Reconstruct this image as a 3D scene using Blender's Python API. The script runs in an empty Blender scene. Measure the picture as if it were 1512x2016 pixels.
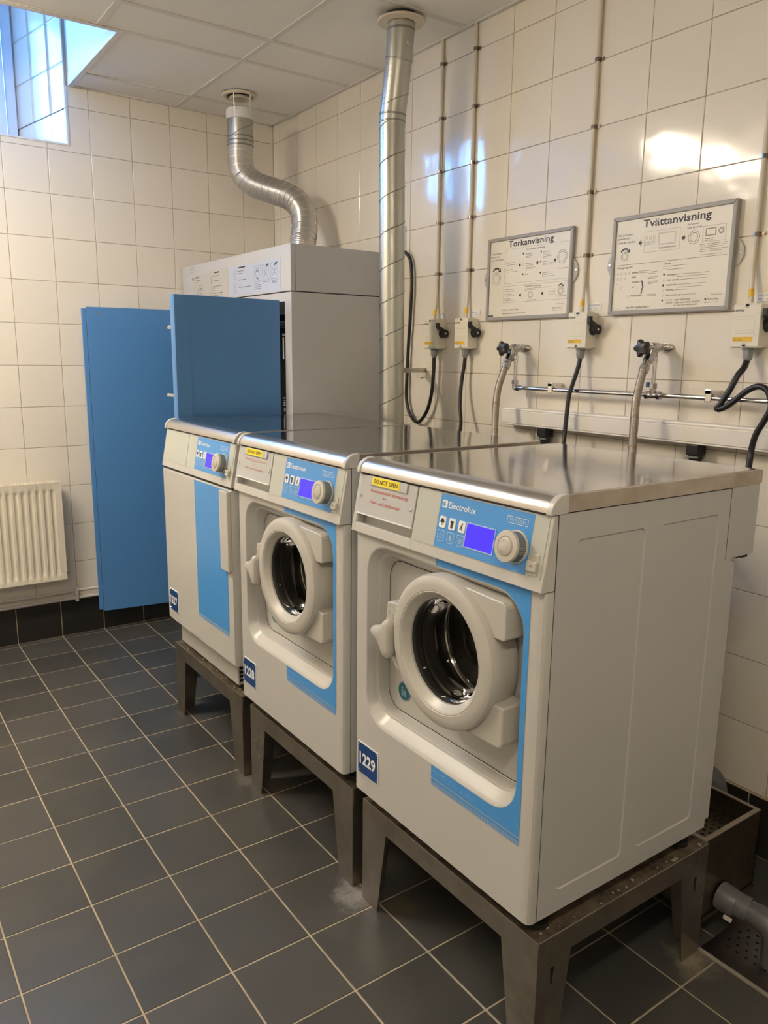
import bpy, bmesh, math, random
from mathutils import Vector, Matrix
random.seed(7)
C = bpy.context.scene.collection
PI = math.pi
# ---------------------------------------------------------------- camera
CAM = Vector((-2.13296, -4.12344, 1.45278))
FW = Vector((0.565797, 0.801005, -0.195613)); RT = Vector((0.818089, -0.574970, 0.011854)); UP = Vector((0.102977, 0.166735, 0.980610))
cd = bpy.data.cameras.new('camera'); cam = bpy.data.objects.new('camera', cd); C.objects.link(cam)
M = Matrix((RT, UP, -FW)).transposed().to_4x4(); M.translation = CAM
cam.matrix_world = M
cd.sensor_fit = 'VERTICAL'; cd.sensor_height = 36.0; cd.lens = 36.0*1527.69/2016; cd.clip_start = .02
bpy.context.scene.camera = cam
# ---------------------------------------------------------------- world / exposure
w = bpy.data.worlds.new('sky'); bpy.context.scene.world = w; w.use_nodes = True
bg = w.node_tree.nodes['Background']; bg.inputs[0].default_value = (0.17, 0.47, 1.0, 1); bg.inputs[1].default_value = 8.5
vs = bpy.context.scene.view_settings
bpy.context.scene.display_settings.display_device = 'sRGB'
vs.view_transform = 'Standard'; vs.look = 'None'; vs.gamma = 1.0; vs.use_curve_mapping = False
vs.exposure = 1.85
LAMP_COL = (1.0, 0.87, 0.68); LAMP_MAIN = 25.0; LAMP_FILL = 11.0
# portal in the window (samples the sky through the opening)
pd = bpy.data.lights.new('window_portal', 'AREA'); pd.shape = 'RECTANGLE'; pd.size = 1.2; pd.size_y = .62; pd.cycles.is_portal = True
po = bpy.data.objects.new('window_portal', pd); C.objects.link(po); po.location = (-1.74, .62, 2.88); po.rotation_euler = (-PI/2, 0, 0)

# ---------------------------------------------------------------- materials
def mat(name, col, rough=.5, metal=0, spec=.5, emit=None, es=0, coat=0, bump=None, noise=None, trans=0, aniso=0):
    """bump=(scale, strength, dist)  noise=(scale, amount, col2)"""
    m = bpy.data.materials.new(name); m.use_nodes = True; nt = m.node_tree; b = nt.nodes['Principled BSDF']
    b.inputs['Base Color'].default_value = (*col, 1); b.inputs['Roughness'].default_value = rough; b.inputs['Metallic'].default_value = metal
    b.inputs['Specular IOR Level'].default_value = spec; b.inputs['Coat Weight'].default_value = coat; b.inputs['Coat Roughness'].default_value = .06
    b.inputs['Transmission Weight'].default_value = trans; b.inputs['Anisotropic'].default_value = aniso
    if emit: b.inputs['Emission Color'].default_value = (*emit, 1); b.inputs['Emission Strength'].default_value = es
    geo = nt.nodes.new('ShaderNodeNewGeometry')
    if noise:
        n = nt.nodes.new('ShaderNodeTexNoise'); n.inputs['Scale'].default_value = noise[0]; n.inputs['Detail'].default_value = 6; n.inputs['Roughness'].default_value = .65
        nt.links.new(geo.outputs['Position'], n.inputs['Vector'])
        r = nt.nodes.new('ShaderNodeMapRange'); r.inputs[1].default_value = .38; r.inputs[2].default_value = .68; r.inputs[4].default_value = noise[1]
        nt.links.new(n.outputs['Fac'], r.inputs[0])
        mx = nt.nodes.new('ShaderNodeMix'); mx.data_type = 'RGBA'; mx.inputs[6].default_value = (*col, 1); mx.inputs[7].default_value = (*noise[2], 1)
        nt.links.new(r.outputs[0], mx.inputs[0]); nt.links.new(mx.outputs[2], b.inputs['Base Color'])
    if bump:
        n = nt.nodes.new('ShaderNodeTexNoise'); n.inputs['Scale'].default_value = bump[0]; n.inputs['Detail'].default_value = 3
        nt.links.new(geo.outputs['Position'], n.inputs['Vector'])
        bp = nt.nodes.new('ShaderNodeBump'); bp.inputs['Strength'].default_value = bump[1]; bp.inputs['Distance'].default_value = bump[2]
        nt.links.new(n.outputs['Fac'], bp.inputs['Height']); nt.links.new(bp.outputs['Normal'], b.inputs['Normal'])
    return m

def tile_mat(name, col, rough, coatn, wav, tint):
    """glazed tile: every tile gets its own slight waviness and tint"""
    m = bpy.data.materials.new(name); m.use_nodes = True; nt = m.node_tree; b = nt.nodes['Principled BSDF']
    oi = nt.nodes.new('ShaderNodeObjectInfo'); geo = nt.nodes.new('ShaderNodeNewGeometry')
    mul = nt.nodes.new('ShaderNodeMath'); mul.operation = 'MULTIPLY'; mul.inputs[1].default_value = 37
    nt.links.new(oi.outputs['Random'], mul.inputs[0])
    add = nt.nodes.new('ShaderNodeVectorMath'); add.operation = 'ADD'
    nt.links.new(geo.outputs['Position'], add.inputs[0]); nt.links.new(mul.outputs[0], add.inputs[1])
    n = nt.nodes.new('ShaderNodeTexNoise'); n.inputs['Scale'].default_value = wav[0]; n.inputs['Detail'].default_value = 1.5
    nt.links.new(add.outputs[0], n.inputs['Vector'])
    n2 = nt.nodes.new('ShaderNodeTexNoise'); n2.inputs['Scale'].default_value = wav[0]*14; n2.inputs['Detail'].default_value = 2
    nt.links.new(geo.outputs['Position'], n2.inputs['Vector'])
    bp = nt.nodes.new('ShaderNodeBump'); bp.inputs['Strength'].default_value = 1; bp.inputs['Distance'].default_value = wav[1]
    nt.links.new(n.outputs['Fac'], bp.inputs['Height'])
    b2 = nt.nodes.new('ShaderNodeBump'); b2.inputs['Strength'].default_value = 1; b2.inputs['Distance'].default_value = wav[1]*.022
    nt.links.new(n2.outputs['Fac'], b2.inputs['Height']); nt.links.new(bp.outputs['Normal'], b2.inputs['Normal'])
    nt.links.new(b2.outputs['Normal'], b.inputs['Normal'])
    mr = nt.nodes.new('ShaderNodeMapRange'); mr.inputs[3].default_value = 1-tint; mr.inputs[4].default_value = 1+tint
    nt.links.new(oi.outputs['Random'], mr.inputs[0])
    vm = nt.nodes.new('ShaderNodeVectorMath'); vm.operation = 'SCALE'; vm.inputs[0].default_value = col
    nt.links.new(mr.outputs[0], vm.inputs['Scale']); nt.links.new(vm.outputs[0], b.inputs['Base Color'])
    b.inputs['Roughness'].default_value = rough; b.inputs['Specular IOR Level'].default_value = coatn
    return m

def floor_mat():
    m = tile_mat('floor_tile', (.063, .0615, .058), .36, .5, (9, .0012), .16)
    nt = m.node_tree; b = nt.nodes['Principled BSDF']; src = b.inputs['Base Color'].links[0].from_socket
    geo = nt.nodes.new('ShaderNodeNewGeometry')
    n = nt.nodes.new('ShaderNodeTexNoise'); n.inputs['Scale'].default_value = 26; n.inputs['Detail'].default_value = 8; n.inputs['Roughness'].default_value = .7
    nt.links.new(geo.outputs['Position'], n.inputs['Vector'])
    n0 = nt.nodes.new('ShaderNodeTexNoise'); n0.inputs['Scale'].default_value = 5; n0.inputs['Detail'].default_value = 6
    nt.links.new(geo.outputs['Position'], n0.inputs['Vector'])
    # general scuffing
    r0 = nt.nodes.new('ShaderNodeMapRange'); r0.inputs[1].default_value = .45; r0.inputs[2].default_value = .75; r0.inputs[4].default_value = .35
    nt.links.new(n0.outputs['Fac'], r0.inputs[0])
    m0 = nt.nodes.new('ShaderNodeMix'); m0.data_type = 'RGBA'; m0.inputs[7].default_value = (.105, .098, .084, 1)
    nt.links.new(r0.outputs[0], m0.inputs[0]); nt.links.new(src, m0.inputs[6]); cur = m0.outputs[2]
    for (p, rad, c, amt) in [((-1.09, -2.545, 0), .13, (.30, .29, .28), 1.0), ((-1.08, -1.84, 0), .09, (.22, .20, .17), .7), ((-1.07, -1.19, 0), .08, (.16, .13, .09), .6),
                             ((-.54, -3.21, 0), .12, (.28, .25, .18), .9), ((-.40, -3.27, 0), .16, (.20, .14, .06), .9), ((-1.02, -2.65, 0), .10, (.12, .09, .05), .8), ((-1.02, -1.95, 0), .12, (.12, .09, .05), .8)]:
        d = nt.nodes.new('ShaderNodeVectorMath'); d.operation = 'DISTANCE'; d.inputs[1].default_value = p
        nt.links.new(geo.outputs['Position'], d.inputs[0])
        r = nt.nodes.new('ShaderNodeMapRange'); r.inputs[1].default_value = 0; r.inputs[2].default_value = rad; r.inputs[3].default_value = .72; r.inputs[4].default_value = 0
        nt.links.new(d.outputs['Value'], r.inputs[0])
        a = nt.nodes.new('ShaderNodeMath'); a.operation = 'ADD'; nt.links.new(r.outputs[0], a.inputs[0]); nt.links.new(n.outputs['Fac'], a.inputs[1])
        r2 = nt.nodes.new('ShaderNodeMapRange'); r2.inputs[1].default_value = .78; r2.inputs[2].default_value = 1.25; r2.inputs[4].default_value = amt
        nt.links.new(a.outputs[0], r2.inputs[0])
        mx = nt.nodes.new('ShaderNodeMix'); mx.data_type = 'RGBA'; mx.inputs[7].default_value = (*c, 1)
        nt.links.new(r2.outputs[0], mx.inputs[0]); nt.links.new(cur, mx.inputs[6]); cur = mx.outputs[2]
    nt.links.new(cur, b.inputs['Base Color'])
    return m

def steel_mat(name, col, rough, dirt, dcol, scale=(1, 40, 1), metal=1.0, aniso=0, bs=.25):
    """brushed sheet metal with smudges"""
    m = bpy.data.materials.new(name); m.use_nodes = True; nt = m.node_tree; b = nt.nodes['Principled BSDF']
    geo = nt.nodes.new('ShaderNodeNewGeometry')
    mp = nt.nodes.new('ShaderNodeMapping'); mp.inputs['Scale'].default_value = scale; nt.links.new(geo.outputs['Position'], mp.inputs[0])
    n = nt.nodes.new('ShaderNodeTexNoise'); n.inputs['Scale'].default_value = 30; n.inputs['Detail'].default_value = 4; nt.links.new(mp.outputs[0], n.inputs['Vector'])
    n2 = nt.nodes.new('ShaderNodeTexNoise'); n2.inputs['Scale'].default_value = 9; n2.inputs['Detail'].default_value = 7; n2.inputs['Roughness'].default_value = .6; nt.links.new(geo.outputs['Position'], n2.inputs['Vector'])
    r = nt.nodes.new('ShaderNodeMapRange'); r.inputs[1].default_value = .42; r.inputs[2].default_value = .7; r.inputs[4].default_value = dirt
    nt.links.new(n2.outputs['Fac'], r.inputs[0])
    mx = nt.nodes.new('ShaderNodeMix'); mx.data_type = 'RGBA'; mx.inputs[6].default_value = (*col, 1); mx.inputs[7].default_value = (*dcol, 1)
    nt.links.new(r.outputs[0], mx.inputs[0]); nt.links.new(mx.outputs[2], b.inputs['Base Color'])
    rr = nt.nodes.new('ShaderNodeMapRange'); rr.inputs[1].default_value = .3; rr.inputs[2].default_value = .7; rr.inputs[3].default_value = rough*.82; rr.inputs[4].default_value = rough*1.2
    nt.links.new(n2.outputs['Fac'], rr.inputs[0]); nt.links.new(rr.outputs[0], b.inputs['Roughness'])
    bp = nt.nodes.new('ShaderNodeBump'); bp.inputs['Strength'].default_value = bs; bp.inputs['Distance'].default_value = .0004
    nt.links.new(n.outputs['Fac'], bp.inputs['Height']); nt.links.new(bp.outputs['Normal'], b.inputs['Normal'])
    b.inputs['Metallic'].default_value = metal
    if aniso:
        c = nt.nodes.new('ShaderNodeCombineXYZ'); c.inputs[1].default_value = 1.0; nt.links.new(c.outputs[0], b.inputs['Tangent']); b.inputs['Anisotropic'].default_value = aniso
    return m

def sheer_mat(name, tint, fres=1.45, rough=.02):
    """thin clear pane"""
    m = bpy.data.materials.new(name); m.use_nodes = True; nt = m.node_tree
    for n in list(nt.nodes): nt.nodes.remove(n)
    o = nt.nodes.new('ShaderNodeOutputMaterial'); t = nt.nodes.new('ShaderNodeBsdfTransparent'); g = nt.nodes.new('ShaderNodeBsdfGlossy'); f = nt.nodes.new('ShaderNodeFresnel'); x = nt.nodes.new('ShaderNodeMixShader')
    t.inputs[0].default_value = (*tint, 1); g.inputs['Roughness'].default_value = rough; f.inputs[0].default_value = fres
    nt.links.new(f.outputs[0], x.inputs[0]); nt.links.new(t.outputs[0], x.inputs[1]); nt.links.new(g.outputs[0], x.inputs[2]); nt.links.new(x.outputs[0], o.inputs[0])
    return m

K = {}
K['tile'] = tile_mat('glazed_wall_tile', (.82, .765, .675), .10, .5, (7, .0022), .02)
K['tileback'] = tile_mat('satin_wall_tile', (.82, .765, .675), .22, .45, (7, .0018), .02)
K['grout'] = mat('wall_grout', (.40, .33, .24), .9, noise=(20, .5, (.46, .39, .29)))
K['floor'] = floor_mat()
K['skirt'] = tile_mat('skirting_tile', (.024, .022, .020), .28, .5, (9, .001), .12)
K['fgrout'] = mat('floor_grout', (.52, .43, .31), .9, noise=(9, .9, (.36, .30, .21)))
K['plaster'] = mat('plain_white_wall', (.72, .67, .60), .6, noise=(3, .3, (.66, .61, .55)))
K['ceil'] = mat('ceiling_board', (.88, .855, .81), .95, bump=(260, .6, .001), noise=(2, .3, (.84, .815, .77)))
K['tbar'] = mat('ceiling_bar_paint', (.74, .71, .66), .6)
K['white'] = mat('white_lacquer', (.80, .80, .80), .35)
K['reveal'] = mat('white_reveal_board', (.74, .76, .80), .5)
K['frame'] = mat('window_frame_paint', (.72, .74, .78), .35)
K['radi'] = mat('radiator_enamel', (.78, .72, .60), .3)
K['pipew'] = mat('painted_pipe', (.60, .57, .53), .4)
K['plastic'] = mat('machine_front_enamel', (.555, .545, .52), .27, bump=(500, .15, .0003))
K['doorpl'] = mat('machine_door_plastic', (.535, .515, .475), .32)
K['side'] = mat('machine_side_enamel', (.50, .505, .50), .42, bump=(500, .15, .0003))
K['groove'] = mat('panel_joint', (.03, .03, .03), .8)
K['inset'] = mat('panel_inset_film', (.52, .54, .49), .35)
K['blue'] = mat('sky_blue_film', (.075, .325, .76), .3, noise=(60, .25, (.12, .40, .85)))
K['bluep'] = mat('sky_blue_panel_film', (.075, .325, .76), .3)
K['lid'] = steel_mat('polished_steel_lid', (.56, .575, .61), .10, .3, (.48, .475, .48), (1, 30, 1), bs=.04)
K['roll'] = mat('brushed_steel_roll', (.60, .585, .565), .27, 1)
K['lidside'] = steel_mat('stained_steel_edge', (.58, .53, .47), .38, .7, (.40, .33, .27), (1, 1, 1))
K['stand'] = steel_mat('dull_stand_steel', (.39, .36, .315), .32, .7, (.25, .215, .165), (1, 1, 1), metal=.95)
K['ledge'] = mat('dusty_ledge', (.13, .10, .065), .8, noise=(28, 1, (.03, .02, .013)))
K['trough'] = steel_mat('trough_steel', (.25, .21, .15), .38, .8, (.12, .085, .045), (1, 1, 1))
K['galv'] = steel_mat('galvanised_duct', (.53, .53, .485), .36, .5, (.44, .45, .40), (1, 1, 4))
K['seam'] = mat('duct_seam_metal', (.30, .29, .26), .4, 1)
K['foil'] = mat('aluminium_foil_hose', (.60, .585, .56), .30, 1)
K['wire'] = mat('bright_wire', (.85, .83, .80), .3, .9)
K['chrome'] = mat('chrome', (.72, .71, .70), .10, 1)
K['cast'] = mat('cast_nickel', (.55, .53, .50), .25, 1, noise=(40, .5, (.35, .33, .30)))
K['cabg'] = mat('cabinet_grey_enamel', (.56, .565, .585), .32, bump=(400, .2, .0003))
K['cabb'] = mat('cabinet_blue_enamel', (.085, .25, .56), .30, bump=(350, .25, .0003))
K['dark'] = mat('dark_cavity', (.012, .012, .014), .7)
K['rubber'] = mat('black_rubber', (.015, .014, .014), .45)
K['gasket'] = mat('door_seal_rubber', (.035, .034, .033), .4)
K['cable'] = mat('black_cable_sheath', (.012, .010, .011), .4)
K['cream'] = mat('cream_switch_plastic', (.78, .74, .62), .4)
K['gland'] = mat('grey_gland_plastic', (.27, .28, .28), .45)
K['condu'] = mat('cream_conduit', (.72, .64, .50), .4)
K['clip'] = mat('nickel_clip', (.30, .25, .20), .3, 1)
K['pvc'] = mat('grey_pvc', (.13, .125, .135), .35)
K['trunk'] = mat('white_trunking', (.88, .84, .77), .4)
K['paper'] = mat('laminated_paper', (.80, .76, .66), .35, coat=1.0, bump=(9, .5, .004))
K['ink'] = mat('black_print', (.045, .038, .035), .5)
K['inkgrey'] = mat('fine_grey_print', (.20, .18, .16), .5)
K['alu'] = mat('satin_aluminium_frame', (.36, .345, .325), .45, 0)
K['tab'] = mat('grey_plastic_tab', (.50, .47, .42), .4)
K['yellow'] = mat('yellow_label', (.92, .74, .02), .45)
K['yelsw'] = mat('amber_label', (.85, .52, .03), .45)
K['red'] = mat('red_marker', (.62, .07, .05), .5)
K['navy'] = mat('navy_plate', (.008, .055, .22), .3)
K['lettering'] = mat('white_print', (.85, .87, .88), .4)
K['palep'] = mat('pale_blue_print', (.45, .62, .78), .4)
K['screen'] = mat('lit_display', (.02, .01, .2), .15, emit=(.05, .022, .95), es=.27)
K['dial'] = mat('dial_plastic', (.56, .53, .47), .35)
K['dialside'] = mat('dial_ribbed_grey', (.26, .27, .27), .35, .5)
K['drum'] = mat('drum_steel', (.30, .275, .22), .42, .7, noise=(30, .4, (.20, .18, .14)))
K['hole'] = mat('perforation_black', (.004, .004, .004), .9)
K['bowl'] = sheer_mat('door_bowl_glass', (.66, .64, .60), 1.2)
K['pane'] = sheer_mat('window_pane_glass', (.93, .96, 1.0), 1.3)
K['cover'] = sheer_mat('clear_poster_cover', (.97, .97, .96), 1.35, .06)
K['teal'] = mat('teal_sticker', (.01, .11, .16), .4)
K['braid'] = mat('steel_braid', (.46, .41, .34), .42, .5, noise=(420, .9, (.20, .17, .14)), bump=(420, .6, .001))
K['thread'] = mat('red_braid_thread', (.30, .06, .03), .5)
K['knob'] = mat('dark_valve_knob', (.035, .030, .024), .35)
K['label'] = mat('pale_lavender_label', (.52, .58, .72), .35)
K['labelg'] = mat('pale_grey_label', (.55, .54, .52), .35)
K['lampbody'] = mat('lamp_housing', (.8, .8, .8), .4)
K['lamp'] = mat('lamp_diffuser', (.9, .9, .9), .5, emit=LAMP_COL, es=LAMP_MAIN)
K['fill_lamp'] = mat('fill_lamp_diffuser', (.9, .9, .9), .5, emit=LAMP_COL, es=LAMP_FILL)

# ---------------------------------------------------------------- mesh helpers
class Pl:
    def __init__(s, O, U, V, N): s.O, s.U, s.V, s.N = Vector(O), Vector(U), Vector(V), Vector(N)
    def P(s, u, v, n=0): return s.O + s.U*u + s.V*v + s.N*n
    def sh(s, n): return Pl(s.O+s.N*n, s.U, s.V, s.N)
def wallR(x=0, y=0): return Pl((x, y, 0), (0, -1, 0), (0, 0, 1), (-1, 0, 0))     # looks towards -X, u runs right
def wallB(y=0, x=0): return Pl((x, y, 0), (1, 0, 0), (0, 0, 1), (0, -1, 0))      # looks towards -Y
_txt = {}
def text_geo(st, bold=0.0):
    key = (st, bold)
    if key in _txt: return _txt[key]
    cu = bpy.data.curves.new('t', 'FONT'); cu.body = st; cu.size = 1; cu.resolution_u = 2; cu.offset = bold; cu.fill_mode = 'FRONT'
    ob = bpy.data.objects.new('t', cu); C.objects.link(ob)
    dg = bpy.context.evaluated_depsgraph_get(); dg.update(); me = ob.evaluated_get(dg).to_mesh()
    vs_ = [(v.co.x, v.co.y) for v in me.vertices]; fs = [tuple(p.vertices) for p in me.polygons]
    ob.evaluated_get(dg).to_mesh_clear(); bpy.data.objects.remove(ob); bpy.data.curves.remove(cu)
    x0 = min([v[0] for v in vs_] or [0]); x1 = max([v[0] for v in vs_] or [1])
    _txt[key] = (vs_, fs, x0, x1); return _txt[key]
class MB:
    def __init__(s): s.v = []; s.f = []
    def add(s, vs_, fs):
        o = len(s.v); s.v += [Vector(p) for p in vs_]; s.f += [tuple(i+o for i in f) for f in fs]; return s
    def box(s, x0, y0, z0, x1, y1, z1):
        return s.add([(x0,y0,z0),(x1,y0,z0),(x1,y1,z0),(x0,y1,z0),(x0,y0,z1),(x1,y0,z1),(x1,y1,z1),(x0,y1,z1)],
                     [(0,3,2,1),(4,5,6,7),(0,1,5,4),(1,2,6,5),(2,3,7,6),(3,0,4,7)])
    def pbox(s, p, u0, v0, n0, u1, v1, n1):
        return s.add([p.P(*q) for q in [(u0,v0,n0),(u1,v0,n0),(u1,v1,n0),(u0,v1,n0),(u0,v0,n1),(u1,v0,n1),(u1,v1,n1),(u0,v1,n1)]],
                     [(0,3,2,1),(4,5,6,7),(0,1,5,4),(1,2,6,5),(2,3,7,6),(3,0,4,7)])
    def quad(s, p, u0, v0, u1, v1, n=.0006): return s.add([p.P(u0,v0,n),p.P(u1,v0,n),p.P(u1,v1,n),p.P(u0,v1,n)], [(0,1,2,3)])
    def poly(s, p, pts, n=.0006): return s.add([p.P(a,b,n) for a,b in pts], [tuple(range(len(pts)))])
    def outline(s, p, u0, v0, u1, v1, t, n=.0006):
        s.quad(p,u0,v0,u1,v0+t,n); s.quad(p,u0,v1-t,u1,v1,n); s.quad(p,u0,v0+t,u0+t,v1-t,n); return s.quad(p,u1-t,v0+t,u1,v1-t,n)
    def ring(s, p, u, v, r0, r1, n=.0006, seg=24, a0=0, a1=2*PI):
        k = seg; pts = []
        for i in range(k+1):
            a = a0+(a1-a0)*i/k; pts += [p.P(u+r0*math.cos(a), v+r0*math.sin(a), n), p.P(u+r1*math.cos(a), v+r1*math.sin(a), n)]
        return s.add(pts, [(2*i,2*i+1,2*i+3,2*i+2) for i in range(k)])
    def disc(s, p, u, v, r, n=.0006, seg=20): return s.poly(p, [(u+r*math.cos(2*PI*i/seg), v+r*math.sin(2*PI*i/seg)) for i in range(seg)], n)
    def prism(s, p, pts, n0, n1):
        k = len(pts); return s.add([p.P(a,b,n0) for a,b in pts]+[p.P(a,b,n1) for a,b in pts], [tuple(range(k))[::-1], tuple(range(k,2*k))]+[(i,(i+1)%k,k+(i+1)%k,k+i) for i in range(k)])
    def loft(s, loops, cap0=False, cap1=False, closed=True):
        k = len(loops[0]); o = len(s.v); 
        for L in loops: s.v += [Vector(q) for q in L]
        for j in range(len(loops)-1):
            for i in range(k if closed else k-1):
                a = o+j*k+i; b = o+j*k+(i+1)%k; s.f.append((a, b, b+k, a+k))
        if cap0: s.f.append(tuple(o+i for i in range(k))[::-1])
        if cap1: s.f.append(tuple(o+(len(loops)-1)*k+i for i in range(k)))
        return s
    def lathe(s, p, u, v, prof, seg=32, cap0=False, cap1=False):
        return s.loft([[p.P(u+r*math.cos(2*PI*i/seg), v+r*math.sin(2*PI*i/seg), n) for i in range(seg)] for r, n in prof], cap0, cap1)
    def cyl(s, a, b, r, seg=16, r2=None): return s.tube([a, b], r, seg, radii=[r, r if r2 is None else r2])
    def tube(s, pts, r, seg=10, radii=None, caps=True, mod=None):
        pts = [Vector(q) for q in pts]; n = len(pts); loops = []; T = []
        for i in range(n):
            t = (pts[min(i+1,n-1)]-pts[max(i-1,0)]); T.append(t.normalized())
        ref = Vector((0,0,1)) if abs(T[0].z) < .9 else Vector((1,0,0)); A = T[0].cross(ref).normalized()
        for i in range(n):
            A = (A - T[i]*A.dot(T[i])).normalized(); B = T[i].cross(A)
            rr = radii[i] if radii else r
            loops.append([pts[i] + (A*math.cos(2*PI*j/seg)+B*math.sin(2*PI*j/seg))*(rr if not mod else rr+mod(i, j/seg)) for j in range(seg)])
        return s.loft(loops, caps, caps)
    def text(s, p, st, u, v, width, h, n=.0006, bold=0.0, slant=0.0, center=False):
        vs_, fs, x0, x1 = text_geo(st, bold)
        sy = h/.70; sx = width/max(1e-6, x1-x0)
        if center: u -= width/2
        return s.add([p.P(u+(x-x0)*sx+slant*y*sy, v+y*sy, n) for x, y in vs_], fs)
    def build(s, name, m, parent=None, bevel=0, smooth=False, seg=2, recalc=True, label=None, origin=None, ang=35, kind=None):
        if parent is None:
            if origin is None:
                xs = [q.x for q in s.v]; ys = [q.y for q in s.v]; zs = [q.z for q in s.v]
                origin = ((min(xs)+max(xs))/2, (min(ys)+max(ys))/2, min(zs))
            off = Vector(origin)
        else: off = root_loc(parent)
        me = bpy.data.meshes.new(name); me.from_pydata([tuple(q-off) for q in s.v], [], s.f)
        if recalc:
            bm = bmesh.new(); bm.from_mesh(me); bmesh.ops.recalc_face_normals(bm, faces=bm.faces[:]); bm.to_mesh(me); bm.free()
        me.materials.append(m if not isinstance(m, str) else K[m])
        ob = bpy.data.objects.new(name, me); C.objects.link(ob)
        if parent is None: ob.location = off
        else: ob.parent = parent
        if smooth:
            me.polygons.foreach_set('use_smooth', [True]*len(me.polygons)); me.set_sharp_from_angle(angle=math.radians(ang))
        if bevel:
            b = ob.modifiers.new('bevel', 'BEVEL'); b.width = bevel; b.segments = seg; b.limit_method = 'ANGLE'; b.angle_limit = math.radians(40)
        if label: ob['label'] = label
        if kind: ob['kind'] = kind
        return ob
def root_loc(o):
    while o.parent: o = o.parent
    return Vector(o.location)
def thing(name, loc, label=None, cat=None, group=None, kind=None):
    o = bpy.data.objects.new(name, None); C.objects.link(o); o.location = loc; o.empty_display_size = .05
    return tag(o, label, cat, group, kind)
def tag(o, label=None, cat=None, group=None, kind=None):
    if label: o['label'] = label
    if cat: o['category'] = cat
    if group: o['group'] = group
    if kind: o['kind'] = kind
    return o
def rrect(u0, u1, v0, v1, r, k=6):
    pts = []
    for cx, cy, a in [(u1-r, v1-r, 0), (u0+r, v1-r, PI/2), (u0+r, v0+r, PI), (u1-r, v0+r, 3*PI/2)]:
        for i in range(k+1): pts.append((cx+r*math.cos(a+PI/2*i/k), cy+r*math.sin(a+PI/2*i/k)))
    return pts
def smoothpath(pts, n=8):
    P = [Vector(q) for q in pts]; P = [P[0]*2-P[1]]+P+[P[-1]*2-P[-2]]; out = []
    for i in range(1, len(P)-2):
        for k in range(n):
            t = k/n; a, b, c, d = P[i-1], P[i], P[i+1], P[i+2]
            out.append(.5*((2*b)+(c-a)*t+(2*a-5*b+4*c-d)*t*t+(3*b-a-3*c+d)*t**3))
    out.append(P[-2]); return out

# ================================================================ SETTING
TP = .2; VP = .20086; RZ = 2.5987; RY0 = -.0750; BX0 = -.1869; FP, FQ = .2142, .21322; CEIL = 2.69; SK = .1884
XL, YF = -3.95, -5.7                                # far walls of the room (behind / beside the camera)
HX0, HX1, HZ = -2.40, -1.088, 2.43                  # window opening in the back wall
def piece_mesh(w, h, t, ch, m, joint=.0026):
    """one tile: bevelled slab centred on its face, in (u, v, n) = local x, y, z"""
    a, b = w/2-joint/2, h/2-joint/2; c = ch
    V = [(-a,-b,-t),(a,-b,-t),(a,b,-t),(-a,b,-t),(-a,-b,-c*.6),(a,-b,-c*.6),(a,b,-c*.6),(-a,b,-c*.6),(-a+c,-b+c,0),(a-c,-b+c,0),(a-c,b-c,0),(-a+c,b-c,0)]
    F = [(8,9,10,11)]+[(i,(i+1)%4,4+(i+1)%4,4+i) for i in range(4)]+[(4+i,4+(i+1)%4,8+(i+1)%4,8+i) for i in range(4)]
    me = bpy.data.meshes.new('tile'); me.from_pydata(V, [], F); me.materials.append(K[m]); return me
_pm = {}
def lay(parent, pl, name, u0, u1, v0, v1, m, t=.007, ch=.0012, joint=.0026, tilt=.0022):
    if u1-u0 < .008 or v1-v0 < .008: return
    key = (round(u1-u0, 4), round(v1-v0, 4), m, t, ch, joint)
    if key not in _pm: _pm[key] = piece_mesh(u1-u0, v1-v0, t, ch, m, joint)
    o = bpy.data.objects.new(name, _pm[key]); C.objects.link(o); o.parent = parent
    R = Matrix((pl.U.normalized(), pl.V.normalized(), pl.N.normalized())).transposed()
    R = R @ Matrix.Rotation(random.gauss(0, tilt), 3, 'X') @ Matrix.Rotation(random.gauss(0, tilt), 3, 'Y')
    o.location = pl.P((u0+u1)/2, (v0+v1)/2, 0) - root_loc(parent); o.rotation_euler = R.to_euler()
    return o
def stuff_tiles(parent, pl, name, us, vs_, m, t=.007, joint=.0026):
    mb = MB()
    for a, b in zip(us[:-1], us[1:]):
        for c, d in zip(vs_[:-1], vs_[1:]):
            if b-a > .01 and d-c > .01: mb.pbox(pl, a+joint/2, c+joint/2, -t, b-joint/2, d-joint/2, 0)
    return mb.build(name, m, parent, kind='stuff')
zj = [SK] + [RZ - r*VP for r in range(11, -1, -1)] + [CEIL]      # tile joints up the walls
# right wall (pipes, posters) -------------------------------------------------
wr = MB().box(.0012, YF-.1, 0, .12, .12, 2.95).build('wall_right', 'grout', kind='structure')
pr = wallR()
uj = [0] + [-(RY0 - k*TP) for k in range(0, 18)]
for i in range(len(uj)-1):
    for j in range(len(zj)-1): lay(wr, pr, 'wall_tile', uj[i], uj[i+1], zj[j], zj[j+1], 'tile')
uk = [uj[-1] + k*TP for k in range(0, 12)]; uk[-1] = -YF
stuff_tiles(wr, pr, 'far_tiles', uk, zj, 'tile')
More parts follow.
